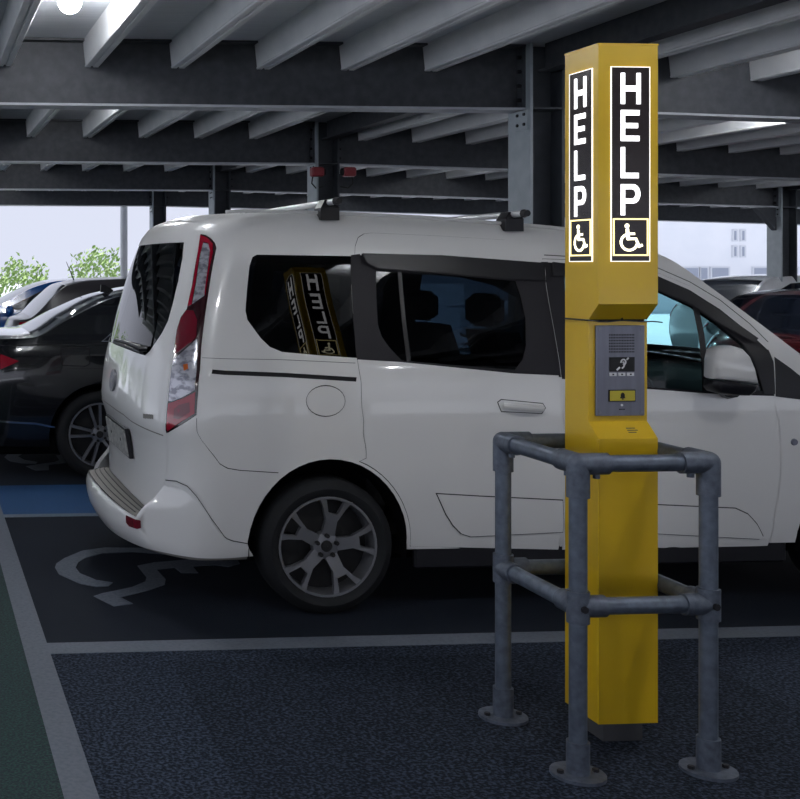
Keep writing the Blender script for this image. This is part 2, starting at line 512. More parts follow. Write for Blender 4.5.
# slim perimeter post seen against the sky
pp = at_y(124, 240, 21.6)
t = thing('slim_post', 'slim pale post standing alone against the bright sky at left', 'post', (pp.x, 21.6, 0))
g = G()
g.tube([(0, 0, 0), (0, 0, 2.90)], 0.072, 16)
smooth_by_angle(g.build('post_tube', 'wall_white', t))
G().box((-0.13, -0.13, 0), (0.13, 0.13, 0.015)).build('base_plate', 'column', t)

# ceiling globes; the unseen lane row is added to light pillar and van
def lamp(x, y, label):
    z = DECKZ - drop(x)
    t = thing('globe_lamp', label, 'lamp', (x, y, z), group='globe lamps under the deck')
    G().tube([(0, 0, -0.001), (0, 0, -0.045)], 0.055, 20).build('lamp_base', 'lamp_base', t)
    g = G().sphere((0, 0, -0.095), 0.065, 20, 12)
    g.build('globe', 'globe', t, True)
lp = gp(70, 1, 3.07)
LY = lp.y
ROWS = [(-3.0, 'behind the viewer', (-3.9, 0.88, 5.7)), (2.6, 'added over the lane for light', (-1.5, 0.88, 3.34, 6.88)), (LY, 'above the van bay', (-3.9, lp.x, 5.68, 10.5)),
        (9.6, 'past the nearest beam', (1.45, 7.48, 12.3)), (13.9, 'past the second beam', (1.45, 7.48, 12.3)), (18.2, 'past the third beam', (1.45, 7.48, 12.3))]
for y, row, xs in ROWS:
    for j, x in enumerate(xs):
        lamp(x, y, 'lit globe lamp cut by the top left edge of the picture' if x == lp.x else 'lit globe lamp %s, %s from left' % (row, ['first', 'second', 'third', 'fourth'][j]))

# sirens on the second column
for s, dx in ((-1, -0.30), (1, 0.14)):
    p = at_y(317 if s < 0 else 349, 172, BY[4] - 0.16)
    t = thing('siren', 'small red siren box on the %s side of the second column' % ('left' if s < 0 else 'right'), 'siren', p, group='red sirens')
    G().box((-0.065, -0.05, -0.05), (0.065, 0.05, 0.05), 0.012).build('housing', 'red_box', t)
    G().tube([(0.065 * -s, 0, 0), (0.085 * -s, 0, 0)], 0.04, 14).build('bracket', 'cable', t)
    G().box((-0.02, 0.05, -0.03), (0.02, 0.16, 0.03)).build('arm', 'cable', t)
    G().tube([(0.04 * s, 0.02, -0.05), (0.05 * s, 0.02, -0.12), (0.0, 0.03, -0.17), (-0.08 * s, 0.05, -0.15)], 0.008, 8).build('wire', 'cable', t)

# ------------------------------------------------------------------ yellow help pillar
pb = gp(598.5, 746)
PX, PY = pb.x, pb.y
PW, PD = 0.208, 0.200
PTOP = 2.352
hp = thing('help_pillar', 'tall yellow help point pillar with lit HELP signs', 'help pillar', (PX, PY, 0))
side = [(0, 0.072), (0, 1.030), (0.058, 1.080), (0.058, 1.422), (PD, 1.422), (PD, 0.072)]
g = G().prism(side, lambda u, v, h: (h, u, v), 0.0, PW)
g.build('lower_body', 'yellow', hp)
side = [(0.058, 1.428), (0.0, 1.482), (0, PTOP), (PD, PTOP), (PD, 1.428)]
G().prism(side, lambda u, v, h: (h, u, v), 0.0, PW).build('upper_body', 'yellow', hp)
G().prism([(0.064, 1.42), (0.064, 1.43), (PD - 0.006, 1.43), (PD - 0.006, 1.42)], lambda u, v, h: (h, u, v), 0.006, PW - 0.006).build('joint', 'hole', hp)
G().box((-0.002, -0.002, PTOP), (PW + 0.002, PD + 0.002, PTOP + 0.006)).build('cap_plate', 'yellow', hp)
G().box((0.035, 0.03, 0), (PW - 0.035, PD - 0.03, 0.0725)).build('plinth', 'plinth', hp)
# vertical return edge on the front left corner
G().tube([(0.0, 0.0, 0.075), (0.0, 0.0, 1.028)], 0.004, 8).build('edge_bead', 'yellow', hp)

def letters(ch):
    t = 0.205
    if ch == 'H':
        return [[(0, 0), (t, 0), (t, 1), (0, 1)], [(1 - t, 0), (1, 0), (1, 1), (1 - t, 1)], [(t, 0.41), (1 - t, 0.41), (1 - t, 0.59), (t, 0.59)]]
    if ch == 'E':
        return [[(0, 0), (t, 0), (t, 1), (0, 1)], [(t, 0), (0.94, 0), (0.94, 0.17), (t, 0.17)], [(t, 0.42), (0.86, 0.42), (0.86, 0.58), (t, 0.58)], [(t, 0.83), (0.94, 0.83), (0.94, 1), (t, 1)]]
    if ch == 'L':
        return [[(0, 0), (t, 0), (t, 1), (0, 1)], [(t, 0), (0.9, 0), (0.9, 0.17), (t, 0.17)]]
    out = [[(0, 0), (t, 0), (t, 1), (0, 1)]]
    n = 12
    o_ = [(0.62 + 0.36 * math.sin(math.pi * k / n), 0.69 + 0.31 * math.cos(math.pi * k / n)) for k in range(n + 1)]
    i_ = [(0.58 + 0.17 * math.sin(math.pi * k / n), 0.69 + 0.15 * math.cos(math.pi * k / n)) for k in range(n + 1)]
    band = [(t, 1.0)] + o_ + [(t, 0.38), (t, 0.54)] + i_[::-1] + [(t, 0.84)]
    for k in range(n):
        out.append([o_[k], o_[k + 1], i_[k + 1], i_[k]])
    out.append([(t, 1.0), (t, 0.84), i_[0], o_[0]])
    out.append([(t, 0.54), (t, 0.38), o_[-1], i_[-1]])
    return out

def chair_icon():
    """wheelchair symbol strokes in a unit box"""
    P = []
    P.append([(0.36 + 0.085 * math.cos(2 * math.pi * k / 14), 0.90 + 0.085 * math.sin(2 * math.pi * k / 14)) for k in range(14)])
    P.append(ribbon([(0.37, 0.80), (0.40, 0.42)], 0.12))
    P.append(ribbon([(0.38, 0.62), (0.66, 0.62)], 0.085))
    P.append(ribbon([(0.36, 0.44), (0.70, 0.44), (0.82, 0.16)], 0.10))
    P.append(ribbon([(0.79, 0.16), (0.95, 0.22)], 0.09))
    arc = [(0.44 + 0.31 * math.cos(math.radians(a)), 0.32 + 0.29 * math.sin(math.radians(a))) for a in range(112, 355, 18)]
    for k in range(len(arc) - 1):
        P.append(ribbon([arc[k], arc[k + 1]], 0.085))
    return P

SW, SZ0, SZ1 = 0.132, 1.627, 2.277
def sign(face):
    # fn maps (u right, v up, h outwards) on that face of the pillar
    if face == 'front':
        u0 = (PW - SW) / 2 + 0.006
        fn = lambda u, v, h: (u0 + u, -h, v)
    elif face == 'back':
        u0 = (PW - SW) / 2
        fn = lambda u, v, h: (PW - u0 - u, PD + h, v)
    elif face == 'left':
        u0 = (PD - SW) / 2
        fn = lambda u, v, h: (-h, PD - u0 - u, v)
    else:
        u0 = (PD - SW) / 2
        fn = lambda u, v, h: (PW + h, u0 + u, v)
    def rect(u0, u1, v0, v1):
        return [(u0, v0), (u1, v0), (u1, v1), (u0, v1)]
    s = G().prism(rect(0, SW, SZ0, SZ1), fn, -0.001, 0.003).build('sign_panel', 'sign_black', hp)
    s['label'] = 'black sign panel reading HELP with wheelchair symbol'
    e = 0.0026
    g = G()
    for r in (rect(-e, 0, SZ0 - e, SZ1 + e), rect(SW, SW + e, SZ0 - e, SZ1 + e), rect(0, SW, SZ1, SZ1 + e), rect(0, SW, SZ0 - e, SZ0)):
        g.prism(r, fn, 0, 0.004)
    g.build('glowing_border', 'edge_glow', s)
    lw, lh = 0.069, 0.104
    for i, ch in enumerate('HELP'):
        v0 = 2.258 - lh - i * 0.1245
        g = G()
        for poly in letters(ch):
            g.prism([((SW - lw) / 2 + a * lw, v0 + b * lh) for a, b in poly], fn, 0.002, 0.0055)
        g.build('letter_' + ch.lower(), 'sign_glow', s)
    b0, b1, w = SZ0 + 0.017, SZ0 + 0.143, 0.005
    g = G()
    for r in (rect(0.004, 0.004 + w, b0, b1), rect(SW - 0.004 - w, SW - 0.004, b0, b1), rect(0.004 + w, SW - 0.004 - w, b1 - w, b1), rect(0.004 + w, SW - 0.004 - w, b0, b0 + w)):
        g.prism(r, fn, 0.002, 0.005)
    g.build('gold_frame', 'gold_glow', s)
    g = G()
    for k, poly in enumerate(chair_icon()):
        g.prism([(0.020 + a * 0.092, b0 + 0.016 + b * 0.094) for a, b in poly], fn, 0.002, 0.005 + k * 0.00004)
    g.build('wheelchair_symbol', 'icon_glow', s)
for f in ('front', 'left', 'back', 'right'):
    sign(f)

# intercom plate in the recess
ip = G().box((0.014, 0.0485, 1.100), (0.186, 0.0585, 1.408), 0.002).build('intercom_plate', 'steel_plate', hp)
ip['label'] = 'brushed steel intercom plate with speaker holes and yellow call button'
def front_rect(name, x0, x1, z0, z1, m, parent=ip, h=0.0475, d=0.002):
    return G().box((x0, h - d, z0), (x1, h + 0.002, z1)).build(name, m, parent)
g = G()
for r in range(7):
    for c in range(16):
        x, z = 0.061 + c * 0.0057, 1.318 + r * 0.0096
        g.add([(x - 0.0019, 0.0481, z - 0.0026), (x + 0.0019, 0.0481, z - 0.0026), (x + 0.0019, 0.0481, z + 0.0026), (x - 0.0019, 0.0481, z + 0.0026)], [(0, 1, 2, 3)])
g.build('speaker_holes', 'hole', ip)['kind'] = 'stuff'
front_rect('display', 0.060, 0.148, 1.251, 1.300, 'hole')
fn = lambda u, v, h: (u, 0.0453 - h, v)
g = G()
for p, w in (([(0.084, 1.256), (0.095, 1.266)], 0.006), ([(0.098, 1.281), (0.101, 1.289), (0.108, 1.293), (0.115, 1.289), (0.116, 1.281), (0.111, 1.274), (0.108, 1.266), (0.102, 1.262)], 0.005), ([(0.119, 1.291), (0.126, 1.298)], 0.005), ([(0.104, 1.282), (0.108, 1.285), (0.110, 1.280), (0.106, 1.275)], 0.003)):
    for k in range(len(p) - 1):
        g.prism(ribbon([p[k], p[k + 1]], w), fn, 0, 0.001)
g.build('ear_symbol', 'label_white', ip)
for k in range(3):
    front_rect('indicator_label', 0.060 + k * 0.031, 0.084 + k * 0.031, 1.236, 1.247, 'label_white')
    xk = 0.072 + k * 0.031
    G().prism([(xk - 0.003, 1.239), (xk + 0.003, 1.239), (xk + 0.003, 1.244), (xk - 0.003, 1.244)], lambda u, v, h: (u, 0.0453 - h, v), 0, 0.0008).build('indicator_mark', 'hole', ip)
bt = front_rect('call_button', 0.060, 0.148, 1.152, 1.186, 'button_yellow', d=0.004)
fr = G()
for a in ((0.057, 0.060, 1.149, 1.189), (0.148, 0.151, 1.149, 1.189), (0.060, 0.148, 1.186, 1.189), (0.060, 0.148, 1.149, 1.152)):
    fr.box((a[0], 0.0455, a[2]), (a[1], 0.049, a[3]))
fr.build('button_surround', 'hole', ip)
g = G()
bell = [(0.094, 1.161), (0.097, 1.165), (0.097, 1.173), (0.100, 1.178), (0.104, 1.180), (0.108, 1.178), (0.111, 1.173), (0.111, 1.165), (0.114, 1.161)]
g.prism(bell, lambda u, v, h: (u, 0.0434 - h, v), 0, 0.001)
g.prism([(0.101, 1.156), (0.107, 1.156), (0.107, 1.160), (0.101, 1.160)], lambda u, v, h: (u, 0.0434 - h, v), 0, 0.001)
g.build('bell_symbol', 'hole', ip)
G().tube([(0.104, 0.0495, 1.137), (0.104, 0.0465, 1.137)], 0.004, 10).build('indicator_light', 'label_white', ip)
front_rect('small_label', 0.094, 0.114, 1.121, 1.124, 'hole', d=0.001)
for x, z in ((0.026, 1.112), (0.174, 1.112), (0.026, 1.396), (0.174, 1.396)):
    G().tube([(x, 0.049, z), (x, 0.0462, z)], 0.0055, 10).build('screw', 'alloy', ip)
ip.location.x = 0.008
# faint instruction print on the sloping ledge (illegible in the photograph)
def ledge(u, v, h):
    d = Vector((0, -0.058, -0.05))
    n = Vector((0, -0.05, 0.058)).normalized()
    return Vector((u, 0.058, 1.080)) + d * v + n * h
g = G()
for k, (a, b) in enumerate(((0.118, 0.15), (0.118, 0.155), (0.118, 0.146))):
    g.prism([(a, 0.38 + k * 0.12), (b, 0.38 + k * 0.12), (b, 0.43 + k * 0.12), (a, 0.43 + k * 0.12)], ledge, 0, 0.0005)
g.build('ledge_print', 'plinth', hp)
# black wire tied round the joint
g = G()
zz = 1.425
g.tube([(-0.006, PD + 0.006, zz), (-0.005, 0.02, zz + 0.001), (0.004, 0.008, zz - 0.002), (0.05, 0.03, zz - 0.004), (0.10, 0.04, zz), (0.107, 0.038, zz + 0.008), (0.112, 0.04, zz), (0.18, 0.03, zz - 0.004), (PW + 0.004, 0.03, zz - 0.003), (PW + 0.03, 0.02, zz - 0.006)], 0.0022, 6)
smooth_by_angle(g.build('tied_wire', 'cable', hp))

# ------------------------------------------------------------------ tube guard round the pillar
a = gp(578, 776)
GX0, GX1, GY0 = a.x, gp(715, 776).x, a.y
GY1 = max(gp(503, 718).y, PY + PD + 0.045)
ga = thing('tube_guard', 'galvanised steel tube guard frame standing round the yellow pillar', 'guard rail', ((GX0 + GX1) / 2, (GY0 + GY1) / 2, 0))
hx, hy = (GX1 - GX0) / 2, (GY1 - GY0) / 2
TR, FR, ZT, ZM = 0.027, 0.0345, 0.985, 0.535
for sx in (-1, 1):
    for sy in (-1, 1):
        x, y = sx * hx, sy * hy
        po = smooth_by_angle(G().tube([(x, y, 0.012), (x, y, ZT - 0.02)], TR, 20).build('post', 'galv', ga))
        fl = G()
        fl.tube([(x, y, 0.0), (x, y, 0.012)], 0.082, 28)
        fl.tube([(x, y, 0.012), (x, y, 0.11)], FR, 20)
        fo = smooth_by_angle(fl.build('base_flange', 'galv_fit', ga))
        for s2 in (-1, 1):
            G().tube([(x + s2 * 0.058, y, 0.012), (x + s2 * 0.058, y, 0.022)], 0.010, 6).build('bolt', 'bolt', fo)
        # top three-way corner: rounded elbow
        el = G()
        el.tube([(x, y, ZT - 0.105), (x, y, ZT)], FR, 20)
        el.tube([(x, y, ZT), (x - sx * 0.095, y, ZT)], FR, 20)
        el.tube([(x, y, ZT), (x, y - sy * 0.095, ZT)], FR, 20)
        el.sphere((x, y, ZT), FR, 20, 14)
        eo = smooth_by_angle(el.build('corner_fitting', 'galv_fit', ga))
        G().tube([(x - sx * 0.06, y, ZT - FR + 0.006), (x - sx * 0.06, y, ZT - FR - 0.012)], 0.011, 8).build('set_screw', 'galv_fit', eo)
        G().tube([(x, y - sy * 0.06, ZT - FR + 0.006), (x, y - sy * 0.06, ZT - FR - 0.012)], 0.011, 8).build('set_screw', 'galv_fit', eo)
        mf = G()
        mf.tube([(x, y, ZM - 0.05), (x, y, ZM + 0.05)], FR, 20)
        mf.tube([(x, y, ZM), (x - sx * 0.085, y, ZM)], FR, 20)
        mf.tube([(x, y, ZM), (x, y - sy * 0.085, ZM)], FR, 20)
        mo = smooth_by_angle(mf.build('mid_fitting', 'galv_fit', ga))
        G().tube([(x, y + sy * (FR - 0.006), ZM), (x, y + sy * (FR + 0.008), ZM)], 0.011, 10).build('set_screw', 'bolt', mo)
for z, nm in ((ZT, 'top_rail'), (ZM, 'mid_rail')):
    for s in (-1, 1):
        smooth_by_angle(G().tube([(-hx + 0.03, s * hy, z), (hx - 0.03, s * hy, z)], TR, 20).build(nm, 'galv', ga))
        smooth_by_angle(G().tube([(s * hx, -hy + 0.03, z), (s * hx, hy - 0.03, z)], TR, 20).build(nm, 'galv', ga))

# ------------------------------------------------------------------ vehicle bodies
def pchip(pts):
    x = np.array([p[0] for p in pts], float)
    y = np.array([p[1] for p in pts], float)
    h = np.diff(x)
    d = np.diff(y) / h
    m = np.zeros_like(y)
    for i in range(1, len(x) - 1):
        if d[i - 1] * d[i] > 0:
            w1, w2 = 2 * h[i] + h[i - 1], h[i] + 2 * h[i - 1]
            m[i] = (w1 + w2) / (w1 / d[i - 1] + w2 / d[i])
    m[0], m[-1] = d[0], d[-1]
    X, Y, Hh, Mm = x.tolist(), y.tolist(), h.tolist(), m.tolist()
    import bisect
    def f(v):
        if v <= X[0]:
            return Y[0]
        if v >= X[-1]:
            return Y[-1]
        i = bisect.bisect_right(X, v) - 1
        t = (v - X[i]) / Hh[i]
        t2, t3 = t * t, t * t * t
        return (2 * t3 - 3 * t2 + 1) * Y[i] + (t3 - 2 * t2 + t) * Hh[i] * Mm[i] + (-2 * t3 + 3 * t2) * Y[i + 1] + (t3 - t2) * Hh[i] * Mm[i + 1]
    return f

def smoothstep(a, b, v):
    t = min(1.0, max(0.0, (v - a) / (b - a)))
    return t * t * (3 - 2 * t)

def inpoly(P, poly):
    x, y = P[:, 0], P[:, 1]
    r = np.zeros(len(P), bool)
    n = len(poly)
    for i in range(n):
        x0, y0 = poly[i]
        x1, y1 = poly[(i + 1) % n]
        if y0 == y1:
            continue
        c = ((y0 > y) != (y1 > y)) & (x < (x1 - x0) * (y - y0) / (y1 - y0) + x0)
        r ^= c
    return r

def densify(loop, step):
    out = []
    n = len(loop)
    for i in range(n):
        a, b = loop[i], loop[(i + 1) % n]
        k = max(1, int(math.ceil(math.hypot(b[0] - a[0], b[1] - a[1]) / step)))
        for j in range(k):
            out.append((a[0] + (b[0] - a[0]) * j / k, a[1] + (b[1] - a[1]) * j / k))
    return out

def area(loop):
    return 0.5 * sum(loop[i][0] * loop[(i + 1) % len(loop)][1] - loop[(i + 1) % len(loop)][0] * loop[i][1] for i in range(len(loop)))

def inset(loop, d):
    """move every edge inwards by d"""
    if area(loop) < 0:
        loop = loop[::-1]
    n = len(loop)
    out = []
    for i in range(n):
        a, b, c = loop[i - 1], loop[i], loop[(i + 1) % n]
        e0 = (b[0] - a[0], b[1] - a[1])
        e1 = (c[0] - b[0], c[1] - b[1])
        l0, l1 = math.hypot(*e0) or 1e-9, math.hypot(*e1) or 1e-9
        n0, n1 = (-e0[1] / l0, e0[0] / l0), (-e1[1] / l1, e1[0] / l1)
        k = 1 + n0[0] * n1[0] + n0[1] * n1[1]
        k = max(k, 0.5)
        out.append((b[0] + (n0[0] + n1[0]) / k * d, b[1] + (n0[1] + n1[1]) / k * d))
    return out

class Body:
    """plan outlines stacked in height; (U, z) runs from the rear centre round the near side to the front centre"""
    UL, UF = 1.1, 1.1
    def __init__(s, w, r, f, L, p, Lf, pf, ztop, shift=None):
        s.w, s.r, s.f, s.ztop = pchip(w), pchip(r), pchip(f), pchip(ztop)
        s.L, s.p, s.Lf, s.pf = L, p, Lf, pf
        s.UM = s.f(0.6) - s.r(0.6) - L - Lf
        s.shift = shift or (lambda x, z: 0.0)
        s.off = None
    @staticmethod
    def g(a, q):
        a = min(1.0, max(0.0, a))
        A, B = a ** q, (1 - a) ** q
        return A / (A + B)
    def pt(s, U, z):
        R, F = s.r(z), s.f(z)
        if U <= s.UL:
            ph = math.pi / 2 * s.g(U / s.UL, s.p / 2)
            x = R + s.L * (1 - max(0.0, math.cos(ph)) ** (2 / s.p))
            k = max(0.0, math.sin(ph)) ** (2 / s.p)
        elif U <= s.UL + s.UM:
            x = R + s.L + (U - s.UL) / s.UM * (F - s.Lf - R - s.L)
            k = 1.0
        else:
            ph = math.pi / 2 * s.g(1 - (U - s.UL - s.UM) / s.UF, s.pf / 2)
            x = F - s.Lf * (1 - max(0.0, math.cos(ph)) ** (2 / s.pf))
            k = max(0.0, math.sin(ph)) ** (2 / s.pf)
        y = -s.w(z + s.shift(x, z)) * k
        p = Vector((x, y, z))
        if s.off:
            p = p + s.off(U, z, p)
        return p
    def normal(s, U, z):
        e = 0.004
        UMAX = s.UL + s.UM + s.UF
        u0, u1 = max(U - e, 0.0), min(U + e, UMAX)
        a = s.pt(u1, z) - s.pt(u0, z)
        b = s.pt(U, z + e) - s.pt(U, z - e)
        n = a.cross(b)
        return n.normalized() if n.length > 1e-12 else Vector((-1, 0, 0))
    def Ux(s, x, z):
        """U of a given x at height z on the near side"""
        lo, hi = 0.0, s.UL + s.UM + s.UF
        for _ in range(40):
            m = (lo + hi) / 2
            if s.pt(m, z).x < x:
                lo = m
            else:
                hi = m
        return (lo + hi) / 2
    def top(s, U):
        z = s.ztop(0.5)
        for _ in range(25):
            z = 0.5 * z + 0.5 * s.ztop(s.pt(U, z).x)
        return z
    def side_loop(s, arches, zb, n=90, U0=0.0):
        """outline of the whole half body"""
        UMAX = s.UL + s.UM + s.UF
        top = []
        for i in range(n + 1):
            U = UMAX + (U0 - UMAX) * i / n
            top.append((U, s.top(U)))
        bot = []
        xs = []
        bot.append((U0, zb(s.pt(U0, 0.4).x)))
        for k in range(1, 120):
            U = U0 + (UMAX - U0) * k / 120
            x = s.pt(U, 0.35).x
            inside = any(abs(x - ax) < rx * 0.999 for ax, az, rx, rz in arches)
            if not inside:
                bot.append((U, zb(x)))
        for ax, az, rx, rz in arches:
            a0 = math.asin(max(-1, min(1, (zb(ax - rx) - az) / rz)))
            arc = []
            for j in range(25):
                th = math.pi - a0 + (a0 - (math.pi - a0)) * j / 24
                X, Z = ax + rx * math.cos(th), az + rz * math.sin(th)
                arc.append((s.Ux(X, Z), Z))
            ins = next((i for i, q in enumerate(bot) if q[0] > arc[len(arc) // 2][0]), len(bot))
            bot = [q for q in bot[:ins] if q[0] < arc[0][0] - 0.002] + arc + [q for q in bot[ins:] if q[0] > arc[-1][0] + 0.002]
        bot.append((UMAX, zb(s.pt(UMAX, 0.4).x)))
        return bot + top

def sheet(body, name, outer, holes, m, parent, step=0.05, offset=0.0, skirt=0.008, mirror=False, smooth=True):
    outer = densify(outer, step * 0.7)
    holes = [densify(h, step * 0.7) for h in holes]
    A = np.array(outer)
    u0, z0 = A.min(0)
    u1, z1 = A.max(0)
    nu, nz = max(2, int((u1 - u0) / step)), max(2, int((z1 - z0) / step))
    grid = np.array([(u0 + (u1 - u0) * (i + 0.5) / nu, z0 + (z1 - z0) * (j + 0.5) / nz) for i in range(nu) for j in range(nz)])
    keep = inpoly(grid, outer)
    for h in holes:
        keep &= ~inpoly(grid, h)
    grid = grid[keep]
    loops = [outer] + holes
    allp = np.array([p for l in loops for p in l])
    if len(grid):
        d = np.full(len(grid), 1e9)
        for k in range(0, len(allp), 200):
            dd = np.hypot(grid[:, 0:1] - allp[None, k:k + 200, 0], grid[:, 1:2] - allp[None, k:k + 200, 1]).min(1)
            d = np.minimum(d, dd)
        grid = grid[d > step * 0.35]
    verts = [Vector(p) for p in allp.tolist()] + [Vector(p) for p in grid.tolist()]
    edges = []
    n = 0
    for l in loops:
        edges += [(n + i, n + (i + 1) % len(l)) for i in range(len(l))]
        n += len(l)
    V, E, F = delaunay_2d_cdt(verts, edges, [], 0, 1e-6)[:3]
    V = np.array([(v.x, v.y) for v in V])
    C = np.array([V[list(f)].mean(0) for f in F])
    k = inpoly(C, outer)
    for h in holes:
        k &= ~inpoly(C, h)
    F = [tuple(f) for f, kk in zip(F, k) if kk]
    used = sorted({i for f in F for i in f})
    idx = {o: i for i, o in enumerate(used)}
    pts, nor = [], []
    for o in used:
        U, z = V[o]
        U = max(0.0, U)
        q = body.pt(U, z)
        nn = body.normal(U, z)
        pts.append(q + nn * offset)
        nor.append(nn)
    tris = []
    for f in F:
        t = [idx[i] for i in f]
        a2 = (V[f[1]][0] - V[f[0]][0]) * (V[f[2]][1] - V[f[0]][1]) - (V[f[2]][0] - V[f[0]][0]) * (V[f[1]][1] - V[f[0]][1])
        if a2 < 0:
            t = t[::-1]
        tris.append(tuple(t))
    cnt = {}
    for t in tris:
        for i in range(3):
            e = (t[i], t[(i + 1) % 3])
            kk = (min(e), max(e))
            cnt[kk] = None if kk in cnt else e
    faces = list(tris)
    if skirt:
        inner, base = {}, len(pts)
        top = {}
        for e in [e for e in cnt.values() if e]:
            for i in e:
                if i not in inner:
                    # separate rim vertices keep the surface shading clean
                    top[i] = len(pts)
                    pts.append(pts[i].copy())
                    nor.append(nor[i])
                    inner[i] = len(pts)
                    pts.append(pts[i] - nor[i] * skirt)
                    nor.append(nor[i])
            faces.append((top[e[1]], top[e[0]], inner[e[0]], inner[e[1]]))
    if mirror:
        n = len(pts)
        pts = pts + [Vector((p.x, -p.y, p.z)) for p in pts]
        faces = faces + [tuple(i + n for i in f[::-1]) for f in faces]
        nor = nor + [Vector((v.x, -v.y, v.z)) for v in nor]
    o = mesh_obj(name, pts, faces, m, parent, smooth)
    o.data.normals_split_custom_set_from_vertices([tuple(v) for v in nor])
    return o

def cap(body, name, m, parent, xa, xb, crown, n=13, t0=-1.0, t1=1.0, dz=0.0, smooth=True, steps=60, U0=0.0):
    """upper surface between two x limits, spanning from edge to edge"""
    UMAX = body.UL + body.UM + body.UF
    rows = []
    for i in range(steps + 1):
        # find U where the top edge has this x
        x = xa + (xb - xa) * i / steps
        lo, hi = 0.0, UMAX
        for _ in range(30):
            mid = (lo + hi) / 2
            if body.pt(mid, body.top(mid)).x < x:
                lo = mid
            else:
                hi = mid
        U = (lo + hi) / 2
        e = body.pt(U, body.top(U))
        c = crown(x) * min(1.0, abs(e.y) / 0.5)
        row = []
        for j in range(n):
            t = t0 + (t1 - t0) * j / (n - 1)
            row.append(Vector((e.x, e.y * -t, e.z + c * (1 - abs(t) ** 2.4) + dz)))
        rows.append(row)
    g = G().loft(rows, closed=False)
    return g.build(name, m, parent, smooth)

# ------------------------------------------------------------------ wheels
def wheel(parent, x, y, R, rim, m_face, style, rot=0.0, side=-1, width=0.2):
    """wheel centred at (x, y=outer face, R); side -1 faces the camera"""
    w = bpy.data.objects.new('wheel', None)
    COL.objects.link(w)
    w.parent = parent
    w.location = (x, y, R)
    w.rotation_euler = (0, 0, 0 if side < 0 else math.pi)
    fn = lambda a, b, h: (a, h, b)
    smooth_by_angle(G().lathe([(rim * 0.99, 0.012), (rim * 1.03, 0.0), (rim + (R - rim) * 0.45, -0.008), (R * 0.965, 0.010), (R * 0.993, 0.03), (R, 0.055), (R, width - 0.055), (R * 0.97, width - 0.01), (rim, width)], fn, 48).build('tyre', 'rubber', w), 40)
    smooth_by_angle(G().lathe([(rim * 1.0, 0.012), (rim * 1.0, 0.002), (rim * 0.955, 0.002), (rim * 0.935, 0.016), (rim * 0.91, 0.12)], fn, 48).build('rim', m_face, w), 40)
    G().lathe([(rim * 0.93, 0.10), (rim * 0.5, 0.09), (0.01, 0.09)], fn, 32).build('brake_disc', 'alloy_dark', w)
    for k in range(5):
        a = rot + k * 2 * math.pi / 5
        ca, sa = math.cos(a), math.sin(a)
        def sp(u, v, h):
            hh = h + 0.030 * (1 - u / rim) ** 1.5 - 0.0
            return (u * ca - v * sa, hh, u * sa + v * ca)
        if style == 'fork':
            polys = [[(0.05, -0.030), (rim * 0.62, -0.026), (rim * 0.62, 0.026), (0.05, 0.030)],
                     [(rim * 0.52, -0.0275), (rim * 0.68, -0.024), (rim * 0.95, -0.046), (rim * 0.95, -0.080), (rim * 0.78, -0.054)],
                     [(rim * 0.68, 0.024), (rim * 0.52, 0.0275), (rim * 0.78, 0.054), (rim * 0.95, 0.080), (rim * 0.95, 0.046)],
                     [(rim * 0.62, -0.026), (rim * 0.66, -0.026), (rim * 0.66, 0.026), (rim * 0.62, 0.026)]]
        else:
            polys = [[(0.05, -0.026), (rim * 0.95, -0.052), (rim * 0.95, -0.030), (0.05, -0.006)],
                     [(0.05, 0.006), (rim * 0.95, 0.030), (rim * 0.95, 0.052), (0.05, 0.026)]]
        g = G()
        for q in polys:
            g.prism(q, sp, 0.004, 0.030)
        g.build('spoke', m_face, w)
    hb = G().lathe([(0.001, 0.022), (0.036, 0.022), (0.062, 0.030), (0.066, 0.06)], fn, 24)
    smooth_by_angle(hb.build('hub', m_face, w), 30)
    for k in range(5):
        a = rot + 0.15 + k * 2 * math.pi / 5
        c = (0.048 * math.cos(a), 0.048 * math.sin(a))
        G().lathe([(0.001, 0.008), (0.010, 0.008), (0.011, 0.030)], lambda u, v, h, c=c: (u + c[0], h, v + c[1]), 8).build('wheel_nut', 'alloy_dark', w)
    G().lathe([(0.001, 0.014), (0.024, 0.016), (0.028, 0.024)], fn, 20).build('centre_cap', 'alloy_dark', w)
    return w

